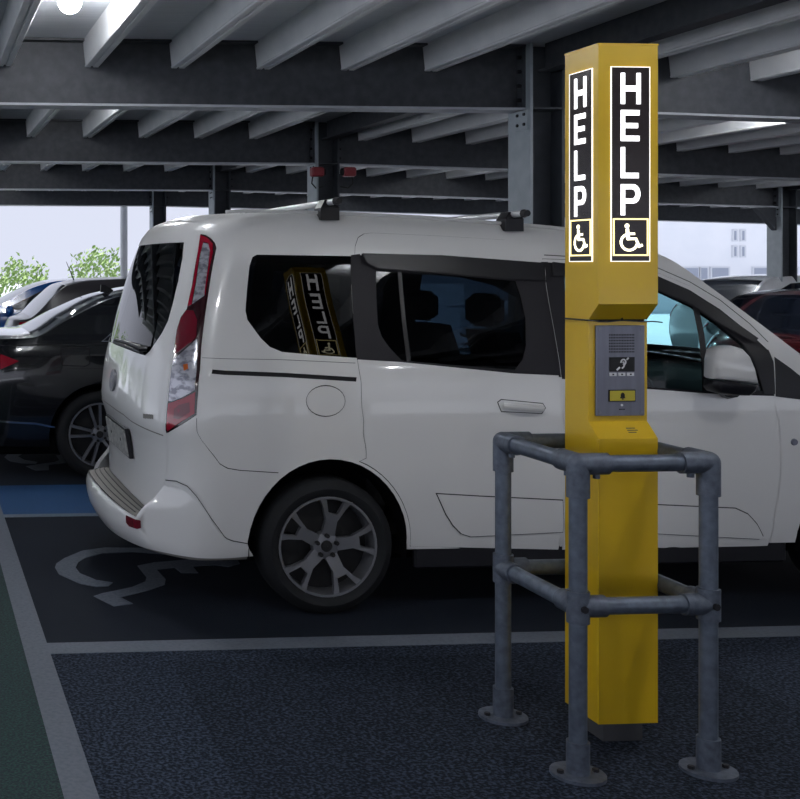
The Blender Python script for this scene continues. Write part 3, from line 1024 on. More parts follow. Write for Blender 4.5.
# ------------------------------------------------------------------ white van
hub = ray(328, 548)
VX = (hub * (5.30 / (hub.x * sy_ + hub.y * cy_))).x
NEAR = 5.15                                        # near flank of the van
VY = NEAR + 0.915
van = thing('van', 'white people carrier van with roof bars parked in the bay', 'van', (VX, VY, 0))
ZR = 1.865
zroof = pchip([(-0.8, 1.865), (-0.35, 1.865), (0.45, 1.842), (1.0, 1.805), (1.24, 1.786)])
def vshift(x, z):
    return (ZR - zroof(x)) * smoothstep(1.1, 1.6, z)
vb = Body(w=[(0.15, 0.80), (0.30, 0.872), (0.45, 0.900), (0.62, 0.912), (0.85, 0.915), (1.0, 0.910), (1.12, 0.898), (1.3, 0.862), (1.5, 0.815), (1.65, 0.778), (1.76, 0.742), (1.82, 0.71), (1.85, 0.682), (1.866, 0.655)],
          r=[(0.15, -0.82), (0.45, -0.815), (0.62, -0.815), (0.75, -0.828), (0.87, -0.860), (1.05, -0.845), (1.2, -0.815), (1.48, -0.745), (1.70, -0.672), (1.78, -0.635), (1.83, -0.585), (1.865, -0.50)],
          f=[(0.15, 3.42), (0.45, 3.50), (0.7, 3.50), (0.85, 3.46), (1.0, 3.40), (1.9, 3.40)],
          L=0.34, p=2.7, Lf=0.75, pf=2.3,
          ztop=[(-0.9, 1.865), (-0.35, 1.865), (0.45, 1.842), (1.0, 1.805), (1.24, 1.786), (1.50, 1.735), (1.72, 1.650), (1.91, 1.508), (2.19, 1.278), (2.33, 1.165), (2.45, 1.105), (2.8, 1.06), (3.2, 0.97), (3.38, 0.88), (3.5, 0.74)],
          shift=vshift)
def v_world(p):
    return (p.x + VX, p.y + VY, p.z)
_tab = []
for i in range(8, 150):
    for j in range(0, 64):
        U, z = i * 0.032, 0.2 + j * 0.0267
        _tab.append((U, z, *proj(v_world(vb.pt(U, z)))))
_tab = np.array(_tab)
def tr(px, py):
    """pixel -> (U, z) on the van's near skin"""
    k = np.argmin((_tab[:, 2] - px) ** 2 + (_tab[:, 3] - py) ** 2)
    U, z = _tab[k, 0], _tab[k, 1]
    for _ in range(12):
        q = proj(v_world(vb.pt(U, z)))
        e = 0.002
        qu = proj(v_world(vb.pt(U + e, z)))
        qz = proj(v_world(vb.pt(U, z + e)))
        a, b = (qu[0] - q[0]) / e, (qz[0] - q[0]) / e
        c, d = (qu[1] - q[1]) / e, (qz[1] - q[1]) / e
        det = a * d - b * c
        if abs(det) < 1e-6:
            break
        rx, ry = px - q[0], py - q[1]
        du, dz = (d * rx - b * ry) / det, (-c * rx + a * ry) / det
        s = min(1.0, 0.08 / max(1e-9, math.hypot(du, dz)))
        U += du * s
        z += dz * s
    return (U, z)
def T(*pts):
    return [tr(*p) for p in pts]

FX = 2.662                                          # front axle
ARCH = [(0.0, 0.31, 0.378, 0.415), (FX, 0.31, 0.385, 0.415)]
def vzb(x):
    return 0.295
outline = vb.side_loop(ARCH, vzb)

quarter = T((257, 254.5), (351, 256), (357, 358), (320, 355.5), (282, 352), (270, 347), (261, 338.5), (247.5, 320), (245.5, 311), (249.5, 266), (252.5, 257))
sdoor = T((357, 359), (354.5, 258), (355, 246), (358, 237), (364, 233), (372, 232), (440, 235), (505, 239), (516, 242), (530, 250), (540, 258), (545, 285), (553, 330), (560, 374), (563, 400), (564, 500), (562, 530), (559, 550.5)) 
sd_bot = [(vb.Ux(0.392, 0.305), 0.305)]
# the door's rear edge follows the wheel arch
arc = []
for th in range(4, 72, 6):
    X, Z = 0.0 + 0.392 * math.cos(math.radians(th)), 0.31 + 0.428 * math.sin(math.radians(th))
    arc.append((vb.Ux(X, Z), Z))
sdoor = sdoor + sd_bot + arc + T((366, 458), (363.5, 420), (361, 382))
arc = [q for q in arc]
sglass = T((376, 271), (440, 274), (516, 281), (521, 296), (526, 318), (526.5, 345), (523, 360), (515, 370), (460, 365.5), (402, 360.5), (390, 348), (382, 337), (378, 325))
strim = T((359, 255), (440, 258), (541.2, 264.5), (544.4, 285), (552.4, 330), (559.6, 375.5), (515, 373.5), (400, 362), (358, 359.5))
fdoor = T((542.2, 258), (570, 259), (610, 263), (658, 272), (690, 285), (720, 304), (750, 328), (769, 347), (774, 362), (775, 402), (780, 424), (781, 450), (780, 488), (775, 513), (766, 550.5)) + T((561, 550.5), (563.6, 530), (565.4, 500), (564.4, 400), (561.4, 374), (554.4, 330), (546.4, 285))
fglass = T((563, 272), (600, 276), (658, 290), (693, 306), (720, 325), (742, 343), (752, 358), (760, 376), (764, 391), (708, 391.5), (648, 387), (576, 380))
ftrim = T((544.4, 262), (600, 266), (658, 276), (690, 290), (720, 309), (750, 333), (768, 350), (773.4, 364), (774.6, 396), (755, 395.5), (708, 393.5), (648, 389), (562.6, 379), (555.2, 330), (547.2, 286))
fuel = [tr(326 + 20 * math.cos(2 * math.pi * k / 24), 401 + 16 * math.sin(2 * math.pi * k / 24)) for k in range(24)]
light = T((201, 234), (206, 235), (211, 238), (215, 243), (216.4, 248), (212, 270), (208, 296), (204, 324), (201, 350), (200, 370), (198, 394), (196.5, 415), (182, 424.5), (167, 433.5), (166, 430), (168, 402), (170.5, 378), (174, 352), (177, 330), (181, 317), (187, 309), (192, 286), (198, 252))
UC = 0.0
ZTG = 1.838
tw = T((184, 242), (182.5, 258), (178.5, 280), (173, 303), (168, 321), (162, 333), (150, 351), (145, 355.5))
twin = [(UC, tw[0][1])] + tw + [(UC, tw[-1][1] + 0.015)]
tg_r = T((212, 222), (200.5, 235), (196.5, 252), (190.5, 286), (185.5, 309), (179.5, 317), (175.5, 330), (172.5, 352), (169, 378), (166.5, 402), (164.5, 431), (166.5, 436), (165.5, 478), (162, 494), (157, 506))
TGB = [(tg_r[-1][0] - 0.05, 0.40), (UC, 0.40)]
tgate = [(UC, ZTG)] + [(tg_r[0][0] * k / 6, ZTG + (tg_r[0][1] - ZTG) * (k / 6) ** 3) for k in range(1, 6)] + tg_r + TGB
bm_side = T((166.5, 480), (177, 481), (188, 486), (197, 496), (211, 518), (224, 536), (233, 540.5), (247, 543))
bump_cut = TGB[::-1] + [tg_r[-1], tg_r[-2]] + bm_side
bump_cut += [(vb.Ux(-0.385, 0.34), 0.28), (UC, 0.28)]

# painted shell: one mesh with the openings left in it
def band(pxpts, w=0.006):
    return ribbon(T(*pxpts), w)
seam1 = band([(196.6, 418), (197, 432), (202, 441), (209, 450), (220, 464), (228, 468.5), (240, 470.5), (279, 473)], 0.005)
rail_hole = ribbon(T((212, 371.5), (285, 375), (357, 379.5)), 0.020)
vert_seam = band([(202, 357.5), (280, 359.5), (356, 363)], 0.003)
sh = lambda l: inset(l, 0.0046)
sheet(vb, 'body_side', outline, [quarter, sdoor, fdoor, fuel, light, tgate, inset(bump_cut, 0.03), seam1, rail_hole, vert_seam], 'white_car', van, 0.045)
o_near = bpy.data.objects['body_side']
sheet(vb, 'sliding_door', sh(sdoor), [strim], 'white_car', van, 0.045)
sheet(vb, 'front_door', sh(fdoor), [ftrim], 'white_car', van, 0.045)
sheet(vb, 'fuel_flap', sh(fuel), [], 'white_car', van, 0.03)
sheet(vb, 'door_trim', strim, [sglass], 'pillar_trim', van, 0.04, offset=-0.001)
sheet(vb, 'door_trim', ftrim, [fglass], 'pillar_trim', van, 0.04, offset=-0.001)
sheet(vb, 'quarter_window', quarter, [], 'privacy', van, 0.06, offset=-0.002, skirt=0)
sheet(vb, 'side_window', sglass, [], 'privacy', van, 0.06, offset=-0.006, skirt=0)
sheet(vb, 'side_window', fglass, [], 'clearglass', van, 0.06, offset=-0.006, skirt=0)
sheet(vb, 'pillar_cover', T((351, 255), (360, 254), (361, 270), (362, 320), (364, 360), (357, 359.2)), [], 'pillar_trim', van, 0.05, offset=0.001)
sheet(vb, 'window_divider', ribbon(T((400, 272), (409, 361)), 0.018), [], 'black_trim', van, 0.05, offset=0.0)
sheet(vb, 'window_divider', ribbon(T((696, 306), (702, 335), (706, 392)), 0.026), [], 'black_trim', van, 0.05, offset=0.0)
sheet(vb, 'mirror_sail_panel', T((742, 343), (768, 350), (773, 362), (774.5, 394), (764, 394), (758, 372), (752, 357)), [], 'black_trim', van, 0.04, offset=0.004)
sheet(vb, 'fender_trim', T((774.2, 357), (790, 368), (812, 386), (812, 401), (775.6, 396.5)), [], 'black_trim', van, 0.04, offset=0.003)
sheet(vb, 'slide_rail', ribbon(T((212, 371.5), (285, 375), (357, 379.5)), 0.019), [], 'hole', van, 0.05, offset=-0.012, skirt=0)
RS1 = T((437, 494), (480, 496.5), (562, 500.5), (562, 531.5), (470, 536), (461, 533), (453, 525), (446, 514))
RS2 = T((568, 501), (657, 505), (735, 508.5), (747, 514), (756, 524), (762, 536), (759, 538.5), (657, 533), (568, 531.5))
for q_ in (RS1, RS2):
    sheet(vb, 'rub_strip_gap', inset(q_, -0.005), [], 'hole', van, 0.04, offset=0.0015, skirt=0)
sheet(vb, 'rub_strip', RS1, [], 'white_car', van, 0.04, offset=0.007, skirt=0.01)
sheet(vb, 'rub_strip', RS2, [], 'white_car', van, 0.04, offset=0.007, skirt=0.01)
sheet(vb, 'wind_deflector', T((361, 254.5), (440, 256.5), (541, 264), (543, 281), (500, 279), (440, 274), (400, 271), (376, 269), (366, 264)), [], 'black_trim', van, 0.05, offset=0.022, skirt=0.018)
sheet(vb, 'wind_deflector', T((551, 263), (600, 268), (658, 279), (690, 294), (720, 314), (756, 339), (752, 343), (718, 324), (690, 305), (658, 291), (600, 279), (552, 276)), [], 'black_trim', van, 0.05, offset=0.018, skirt=0.014)
sheet(vb, 'roof_door_seam', band([(544, 255), (570, 256.5), (620, 262), (658, 268), (690, 282), (720, 300), (750, 324), (768, 342)], 0.004), [], 'hole', van, 0.05, offset=0.0005, skirt=0)
# dark inner lining behind the panel gaps
lin_holes = [inset(quarter, -0.001), sglass, fglass]
sheet(vb, 'inner_lining', [(max(u, 0.004), z - 0.006 if z > 0.9 else z + 0.004) for u, z in outline], lin_holes + [inset(twin, -0.004)], 'lining', van, 0.07, offset=-0.026, skirt=0)
sheet(vb, 'pillar_cover', T((541, 262), (547.6, 262), (549, 286), (557, 330), (563.5, 377.5), (558.8, 377), (551.8, 330), (543.8, 286)), [ribbon(T((544.6, 259), (546, 285), (553.9, 330), (561.5, 380)), 0.003)], 'pillar_trim', van, 0.05, offset=0.002, skirt=0.003)

# copies of the near flank for the far flank
for nm in ('body_side', 'sliding_door', 'front_door', 'door_trim', 'door_trim.001', 'quarter_window', 'side_window', 'side_window.001', 'pillar_cover', 'inner_lining', 'window_divider', 'window_divider.001', 'rub_strip', 'rub_strip.001', 'fender_trim', 'mirror_sail_panel'):
    o = bpy.data.objects[nm]
    c = o.copy()
    COL.objects.link(c)
    c.scale = (1, -1, 1)

# tailgate, its window and fittings
tg = sheet(vb, 'tailgate', [(0.0 if u < 0.006 else u, z) for u, z in inset(tgate, 0.004)], [twin], 'white_car', van, 0.045, mirror=True)
sheet(vb, 'rear_window', twin, [], 'tailglass', tg, 0.06, offset=-0.003, skirt=0, mirror=True)
sheet(vb, 'window_border', inset(twin, -0.002), [inset(twin, 0.010)], 'black_trim', tg, 0.05, offset=-0.006, skirt=0, mirror=True)
# grey strip painted as the shade of the tailgate crease above the plate
for nm, za in (('tailgate_crease_shade', 0.865),):
    up = tr(140, 424)
    lo = [(0.0, za), (0.25, za - 0.004), (up[0] * 0.8, za - 0.02), (tg_r[-5][0] - 0.02, za - 0.045)]
    sheet(vb, nm, ribbon(lo, 0.006), [], 'pad', tg, 0.05, offset=0.0008, skirt=0, mirror=True)
def rear_panel(name, pts, m, off, parent, sk=0.006):
    """small fitting on the tailgate, given in (y, z) on the near half and its mirror, flat across the middle"""
    V = []
    for y, z in pts:
        x = vb.pt(0.02, z).x
        V.append((x - off, y, z))
    n = len(V)
    V2 = [(x + sk, y, z) for x, y, z in V]
    F = [tuple(range(n)), tuple(range(2 * n - 1, n - 1, -1))] + [(i, n + i, n + (i + 1) % n, (i + 1) % n) for i in range(n)]
    return mesh_obj(name, V + V2, F, m, parent)
np_ = rear_panel('number_plate', [(-0.36, 0.655), (0.20, 0.655), (0.20, 0.785), (-0.36, 0.785)], 'plate', 0.022, tg, 0.012)
rear_panel('plate_surround', [(-0.37, 0.645), (0.21, 0.645), (0.21, 0.795), (-0.37, 0.795)], 'black_trim', 0.014, tg, 0.02)
for y in (-0.22, 0.06):
    x = vb.pt(0.02, 0.725).x - 0.022
    G().tube([(x + 0.004, y, 0.725), (x - 0.004, y, 0.725)], 0.011, 10).build('plate_screw', 'hole', np_)
def oval(cy, cz, ry, rz, n=28):
    return [(cy + ry * math.cos(2 * math.pi * k / n), cz + rz * math.sin(2 * math.pi * k / n)) for k in range(n)]
bd = rear_panel('oval_badge', oval(-0.03, 1.005, 0.075, 0.058), 'alloy', 0.012, tg, 0.016)
rear_panel('badge_centre', oval(-0.03, 1.005, 0.060, 0.044), 'steel_plate', 0.0135, bd, 0.006)
rear_panel('badge_mark', oval(-0.03, 1.005, 0.035, 0.012), 'alloy', 0.0150, bd, 0.006)
for k, (a, b) in enumerate(((143.5, 146), (146.6, 148.8), (149.4, 151), (151.6, 153.2))):
    sheet(vb, 'model_letter', T((a, 413.6 + k * 0.25), (b, 414.2 + k * 0.25), (b, 418.6 + k * 0.2), (a, 418 + k * 0.2)), [], 'pad', tg, 0.05, offset=0.003, skirt=0.003)
# wiper
wl = [tr(146, 350), tr(135, 345), tr(122, 341), tr(114, 338)]
g = G()
wp = [vb.pt(u, z) + vb.normal(u, z) * 0.03 for u, z in wl]
g.tube([wp[0] + Vector((0.03, 0, -0.0)), wp[0], wp[1], wp[2], wp[3]], [0.016, 0.016, 0.011, 0.009, 0.007], 8)
smooth_by_angle(g.build('wiper_arm', 'black_trim', tg))
g = G()
g.tube([wp[0] + Vector((0.004, 0, -0.018)), wp[2] + Vector((0.004, 0.02, -0.02)), wp[3] + Vector((0.004, 0.03, -0.012))], 0.010, 8)
smooth_by_angle(g.build('wiper_blade', 'black_trim', tg))

# tail lights
def sub(a, b):
    return T(*b)
for sgn in (1, -1):
    lt = sheet(vb, 'tail_light', inset(light, 0.002), [], 'lamp_dark', van, 0.04, offset=0.004, skirt=0.02)
    parts = [sheet(vb, 'upper_red_lens', T((201.5, 236), (208, 238.5), (213, 244), (213, 250), (210.5, 250), (209, 243.5), (204, 242.5), (200.5, 255), (196, 283), (192, 305), (188.5, 306.5), (194, 284), (199, 253)), [], 'lamp_red', lt, 0.04, offset=0.010, skirt=0.006),
             sheet(vb, 'clear_upper_lens', T((204, 243.5), (209, 244.5), (210.5, 251), (208, 268), (204.5, 296), (193, 304), (197, 283), (201, 256)), [], 'lamp_clear', lt, 0.03, offset=0.008, skirt=0.006),
             sheet(vb, 'lens_strip', T((211, 250), (213.5, 251), (209.5, 270), (205.5, 296), (205, 293), (208.8, 268)), [], 'lamp_red', lt, 0.03, offset=0.010, skirt=0.006),
             sheet(vb, 'brake_lens', T((187.5, 311), (194, 311), (197.5, 320), (196.5, 337), (191, 343), (177, 354), (175.5, 353), (178.5, 331), (182, 319)), [], 'lamp_deep', lt, 0.03, offset=0.012, skirt=0.008),
             sheet(vb, 'clear_lower_lens', T((197.5, 339), (198, 350), (197, 370), (195, 390), (183, 397), (172.5, 401.5), (169.8, 401), (172, 379), (174.5, 360), (191, 345.5)), [], 'lamp_clear', lt, 0.03, offset=0.010, skirt=0.008),
             sheet(vb, 'amber_bulb', T((184.5, 365), (188.5, 364), (189, 369), (185, 371)), [], 'lamp_amber', lt, 0.03, offset=0.013, skirt=0.004),
             sheet(vb, 'lower_red_lens', T((195.5, 392), (194.5, 413.5), (181, 422), (169, 430.5), (168, 429), (169.6, 403.5), (183, 399)), [], 'lamp_red', lt, 0.03, offset=0.010, skirt=0.008)]
    sheet(vb, 'reversing_lens', T((180, 405), (190, 402), (190.5, 412), (180, 419), (175, 418), (175.5, 409)), [], 'lamp_deep', lt, 0.03, offset=0.0125, skirt=0.004)
    if sgn < 0:
        lt.scale = (1, -1, 1)

# rear bumper: its own fuller surface
bb = Body(w=[(0.25, 0.855), (0.36, 0.885), (0.45, 0.902), (0.60, 0.914), (0.7, 0.914)],
          r=[(0.22, -0.87), (0.26, -0.91), (0.31, -0.945), (0.36, -0.962), (0.41, -0.966), (0.44, -0.956), (0.47, -0.94), (0.52, -0.90), (0.58, -0.87)],
          f=[(0.1, 3.40), (0.9, 3.40)], L=0.46, p=2.35, Lf=0.75, pf=2.3, ztop=[(-1.2, 0.63), (4, 0.63)])
zt_b = lambda U: 0.615
# outline of the bumper in x,z from the body trace
bside = []
for u, z in bm_side:
    q = vb.pt(u, z)
    bside.append((bb.Ux(q.x, z), z))
Uend = bside[-1][0]
Upad = bside[0][0] - 0.07
def bump_blend(U, z, p):
    if U < Upad:
        return Vector()
    k = smoothstep(Upad, Upad + 0.40, U)
    return Vector((0, (vb.pt(vb.Ux(p.x, z), z).y - 0.003 - p.y) * k, 0))
bb.off = bump_blend
ZP = lambda t: 0.455 - 0.045 * abs(t) ** 2.5
bo = [(Upad * k / 8, ZP(k / 8)) for k in range(9)] + bside + [(Uend, 0.275), (Uend - 0.1, 0.268)] + [(Uend * k / 8, 0.268 - 0.01 * (1 - k / 8)) for k in range(7, -1, -1)]
rb = sheet(bb, 'rear_bumper', bo, [], 'white_car', van, 0.04, skirt=0.02, mirror=True, offset=0.001)
sheet(vb, 'bumper_seam', ribbon(bm_side, 0.004), [], 'hole', rb, 0.05, offset=0.006, skirt=0)
# dark lower edge
sheet(bb, 'bumper_lip', [(0.0, 0.262), (Uend - 0.02, 0.272), (Uend - 0.04, 0.25), (0.0, 0.23)], [], 'pad', rb, 0.05, offset=-0.012, skirt=0.02, mirror=True)
# step pad on top
rows = []
npad = 22
for i in range(npad + 1):
    t = -1 + 2 * i / npad
    U = Upad * 0.985 * abs(t)
    o_ = bb.pt(U, ZP(t))
    y = o_.y if t < 0 else -o_.y
    lo, hi = 0.0, 1.3
    for _ in range(30):
        mm = (lo + hi) / 2
        if abs(vb.pt(mm, 0.45).y) < abs(y) * 0.985:
            lo = mm
        else:
            hi = mm
    xi = vb.pt(lo, 0.45).x
    row = []
    xo = o_.x + 0.012
    for k in range(9):
        q = k / 8
        row.append(Vector((xo + (xi - 0.002 - xo) * q, y, ZP(t) + 0.002 + 0.012 * math.sin(q * math.pi / 2))))
    rows.append(row)
pd = smooth_by_angle(G().loft(rows, closed=False).build('step_pad', 'pad', rb), 50)
for k in (2, 4, 6):
    g = G()
    g.tube([r[k] + Vector((0, 0, 0.001)) for r in rows[1:-1]], 0.0028, 6)
    g.build('pad_groove', 'pad_rib', pd)
G().loft([[r[0] + Vector((0.004, 0, -0.004)), r[0] + Vector((0.01, 0, -0.10)), r[8] + Vector((0, 0, -0.10)), r[8] + Vector((0, 0, -0.004))] for r in rows[4:-4]], True, True).build('pad_support', 'lining', rb)
def on_bumper(px, py):
    best = None
    for i in range(0, 140):
        for j in range(0, 40):
            U, z = 0.2 + i * 0.01, 0.34 + j * 0.007
            q = bb.pt(U, z)
            a_, b_ = proj(v_world(q))
            e = (a_ - px) ** 2 + (b_ - py) ** 2
            if best is None or e < best[0]:
                best = (e, U, z)
    return best[1], best[2]
RF = [on_bumper(*p) for p in ((127, 515), (140, 520), (140.5, 528), (138, 529), (129, 525.5), (127, 522))]
rf = sheet(bb, 'reflector', RF, [], 'lamp_deep', rb, 0.03, offset=0.004, skirt=0.008)
su, sz = on_bumper(144.3, 526.3)
q, nq = bb.pt(su, sz), bb.normal(su, sz)
G().tube([q - nq * 0.006, q + nq * 0.005], 0.014, 14).build('parking_sensor', 'white_car', rb)

# roof, windscreen, bonnet
crown = lambda x: 0.014 * smoothstep(-0.51, -0.1, x) + 0.02 * smoothstep(1.2, 1.7, x)
cap(vb, 'roof', 'white_car', van, -0.498, 1.40, crown, 17)
cap(vb, 'windscreen', 'clearglass', van, 1.40, 2.40, crown, 15, -0.93, 0.93, dz=0.0005, steps=30)
for a_, b_ in ((-1.0, -0.93), (0.93, 1.0)):
    cap(vb, 'windscreen_pillar', 'white_car', van, 1.40, 2.40, crown, 3, a_, b_, steps=30)
cap(vb, 'bonnet', 'white_car', van, 2.40, 3.498, crown, 15, steps=50)
# front face details (turned away from the camera)
UM = vb.UL + vb.UM
sheet(vb, 'grille', [(UM + 0.62, 0.45), (UM + 1.09, 0.45), (UM + 1.09, 0.66), (UM + 0.62, 0.66)], [], 'black_trim', van, 0.05, offset=0.004, mirror=True)
for s in (1, -1):
    h = sheet(vb, 'headlight', [(UM + 0.02, 0.86), (UM + 0.1, 0.93), (UM + 0.5, 0.80), (UM + 0.5, 0.70), (UM + 0.2, 0.72)], [], 'lamp_clear', van, 0.05, offset=0.004)
    h.scale = (1, s, 1)
# underbody, sills, wheelhouses
G().box((-0.50, -0.72, 0.21), (3.10, 0.72, 0.345), 0.03).build('underbody', 'lining', van)
for s in (-1, 1):
    G().box((0.42, s * 0.845 - 0.02, 0.20), (FX - 0.42, s * 0.845 + 0.02, 0.31), 0.01).build('sill', 'black_trim', van)
for ax in (0.0, FX):
    for s in (-1, 1):
        pr = []
        for k in range(0, 25):
            th = math.radians(-8 + 196 * k / 24)
            pr.append((ax + 0.372 * math.cos(th), 0.31 + 0.408 * math.sin(th)))
        g = G().loft([[(x, s * 0.885, z) for x, z in pr], [(x, s * 0.55, z) for x, z in pr]], closed=False)
        n0 = len(g.v)
        g.add([(x, s * 0.55, z) for x, z in pr], [tuple(range(len(pr)))])
        g.build('wheel_arch_liner', 'lining', van)
        wheel(van, ax, s * 0.888, 0.315, 0.232, 'alloy', 'fork', math.radians(80), s)
# floor and cabin
G().box((-0.7, -0.78, 0.345), (2.5, 0.78, 0.40)).build('cabin_floor', 'lining', van)
def seat(x, y, name='seat'):
    g = G().box((x - 0.25, y - 0.25, 0.42), (x + 0.27, y + 0.25, 0.72), 0.05)
    so = smooth_by_angle(g.build(name, 'seat', van))
    rows_ = []
    for k in range(7):
        q = k / 6
        z = 0.66 + 0.62 * q
        xx = x - 0.20 - 0.16 * q
        w_ = 0.245 - 0.05 * q ** 2
        rows_.append([(xx - 0.06, y - w_ + 0.04, z), (xx - 0.06, y + w_ - 0.04, z), (xx + 0.0, y + w_, z), (xx + 0.07, y + w_ - 0.05, z), (xx + 0.07, y - w_ + 0.05, z), (xx + 0.0, y - w_, z)])
    smooth_by_angle(G().loft(rows_, True, True).build('seat_back', 'seat', so), 50)
    smooth_by_angle(G().box((x - 0.45, y - 0.13, 1.30), (x - 0.34, y + 0.13, 1.47), 0.035).build('headrest', 'seat', so))
for y in (-0.37, 0.37):
    seat(1.40, y)
for y in (-0.46, 0.0, 0.46):
    seat(0.52, y)
dv = [[(1.96, y, 0.45), (1.90, y, 0.80), (1.93, y, 0.98), (2.05, y, 1.035 + 0.02 * (1 - (y / 0.8) ** 2)), (2.48, y, 1.07), (2.5, y, 0.45)] for y in (-0.80, -0.4, 0, 0.4, 0.80)]
smooth_by_angle(G().loft(dv, True, True).build('dashboard', 'pillar_trim', van), 40)
g = G()
sw = []
for k in range(29):
    th = 2 * math.pi * k / 28
    sw.append(Vector((1.78 - 0.075 * math.sin(th), -0.37 + 0.185 * math.cos(th), 0.985 + 0.17 * math.sin(th))))
g.tube(sw, 0.015, 8, False)
for th in (0, math.pi, -math.pi / 2):
    g.tube([(1.79, -0.37, 0.985), (1.78 - 0.075 * math.sin(th), -0.37 + 0.185 * math.cos(th), 0.985 + 0.17 * math.sin(th))], 0.014, 8)
g.tube([(1.79, -0.37, 0.985), (1.98, -0.37, 0.93)], 0.03, 10)
smooth_by_angle(g.build('steering_wheel', 'black_trim', van))

# door mirrors
for s in (1, -1):
    mr = [at_y(x, y, NEAR - 0.13) - Vector((VX, VY, 0)) for x, y in ((713, 349), (718, 346), (729, 345), (738, 347.5), (746, 356), (751.5, 369), (755, 384), (710, 379), (710.5, 360))]
    base = [at_y(x, y, NEAR - 0.13) - Vector((VX, VY, 0)) for x, y in ((710, 379.5), (755, 384.5), (753, 390), (746, 395.5), (725, 395), (713, 392), (709, 387))]
    def shell(pts, name, m, parent):
        c = sum(pts, Vector()) / len(pts)
        rings = []
        for dy, k in ((-0.045, 0.74), (-0.035, 0.9), (-0.012, 0.98), (0.03, 0.97), (0.055, 0.90)):
            rings.append([Vector((c.x + (p.x - c.x) * k, p.y + dy, c.z + (p.z - c.z) * k)) for p in pts])
        o = G().loft(rings, True, True).build(name, m, parent)
        smooth_by_angle(o, 60)
        return o
    mo = shell(mr, 'mirror_cap', 'white_car', van)
    shell(base, 'mirror_base', 'black_trim', mo)
    bc = sum(base, Vector()) / len(base)
    G().tube([bc + Vector((0.03, 0.03, 0)), bc + Vector((0.10, 0.16, -0.015))], [0.045, 0.05], 12).build('mirror_arm', 'black_trim', mo)
    gl = [Vector((p.x * 1.0 - 0.004, p.y, p.z)) for p in mr]
    if s < 0:
        mo.scale = (1, -1, 1)
# side indicator on the wing and door handles
u, z = tr(794, 442)
q, nq = vb.pt(u, z), vb.normal(u, z)
G().tube([q - nq * 0.004, q + nq * 0.008], [0.018, 0.014], 14).build('side_repeater', 'steel_plate', van)
def handle(cx, cy):
    h = sheet(vb, 'door_handle_recess', T((cx - 24, cy - 5), (cx - 20, cy - 8), (cx + 22, cy - 4), (cx + 25, cy + 1), (cx + 21, cy + 7), (cx - 20, cy + 5)), [], 'black_trim', van, 0.03, offset=0.0007, skirt=0)
    h2 = sheet(vb, 'door_handle_cup', inset(T((cx - 24, cy - 5), (cx - 20, cy - 8), (cx + 22, cy - 4), (cx + 25, cy + 1), (cx + 21, cy + 7), (cx - 20, cy + 5)), 0.004), [], 'white_car', h, 0.03, offset=0.002, skirt=0)
    u0, z0 = tr(cx - 18, cy - 1.5)
    u1, z1 = tr(cx + 19, cy + 1.5)
    g = G()
    pts, rr = [], []
    for k in range(9):
        t = k / 8
        uu, zz_ = u0 + (u1 - u0) * t, z0 + (z1 - z0) * t
        o_ = 0.010 + 0.024 * math.sin(math.pi * t) ** 0.6
        pts.append(vb.pt(uu, zz_) + vb.normal(uu, zz_) * o_)
        rr.append(0.017)
    g.tube(pts, rr, 10)
    smooth_by_angle(g.build('door_handle', 'white_car', h))
handle(521, 407)
handle(604, 417)
# roof rails and cross bars
for s in (-1, 1):
    g = G()
    pts = []
    for k in range(23):
        x = -0.42 + 1.95 * k / 22
        zz_ = zroof(min(x, 1.24)) + (0 if x < 1.24 else -(x - 1.24) * 0.14)
        lift = 0.012 if k in (0, 22) else 0.026
        pts.append((x, s * 0.668, zz_ + lift * 0.3))
    g.tube(pts, 0.009, 10)
    smooth_by_angle(g.build('roof_rail', 'white_car', van))
for px_, py_ in ((329, 202), (513, 213.5)):
    p = at_y(px_, py_, VY - 0.70)
    lx = p.x - VX
    zb_ = 1.61 + (266 - py_) / 211.0
    g = G()
    g.tube([(lx, -0.80, zb_), (lx, 0.80, zb_)], 0.016, 14)
    cb = smooth_by_angle(g.build('crossbar', 'alu', van))
    cb.scale = (1, 1, 1)
    for s in (-1, 1):
        G().tube([(lx, s * 0.80, zb_), (lx, s * 0.835, zb_)], [0.021, 0.015], 12).build('crossbar_end', 'black_trim', cb)
        zr_ = zroof(lx)
        ft = G().loft([[(lx - 0.046, s * 0.61, zr_ - 0.012), (lx + 0.046, s * 0.61, zr_ - 0.012), (lx + 0.046, s * 0.715, zr_ - 0.03), (lx - 0.046, s * 0.715, zr_ - 0.03)],
                      [(lx - 0.045, s * 0.625, zr_ + 0.03), (lx + 0.045, s * 0.625, zr_ + 0.03), (lx + 0.045, s * 0.715, zr_ + 0.03), (lx - 0.045, s * 0.715, zr_ + 0.03)],
                      [(lx - 0.022, s * 0.63, zb_ + 0.012), (lx + 0.022, s * 0.63, zb_ + 0.012), (lx + 0.022, s * 0.705, zb_ + 0.012), (lx - 0.022, s * 0.705, zb_ + 0.012)]], True, True)
        ft.build('crossbar_foot', 'black_trim', cb)

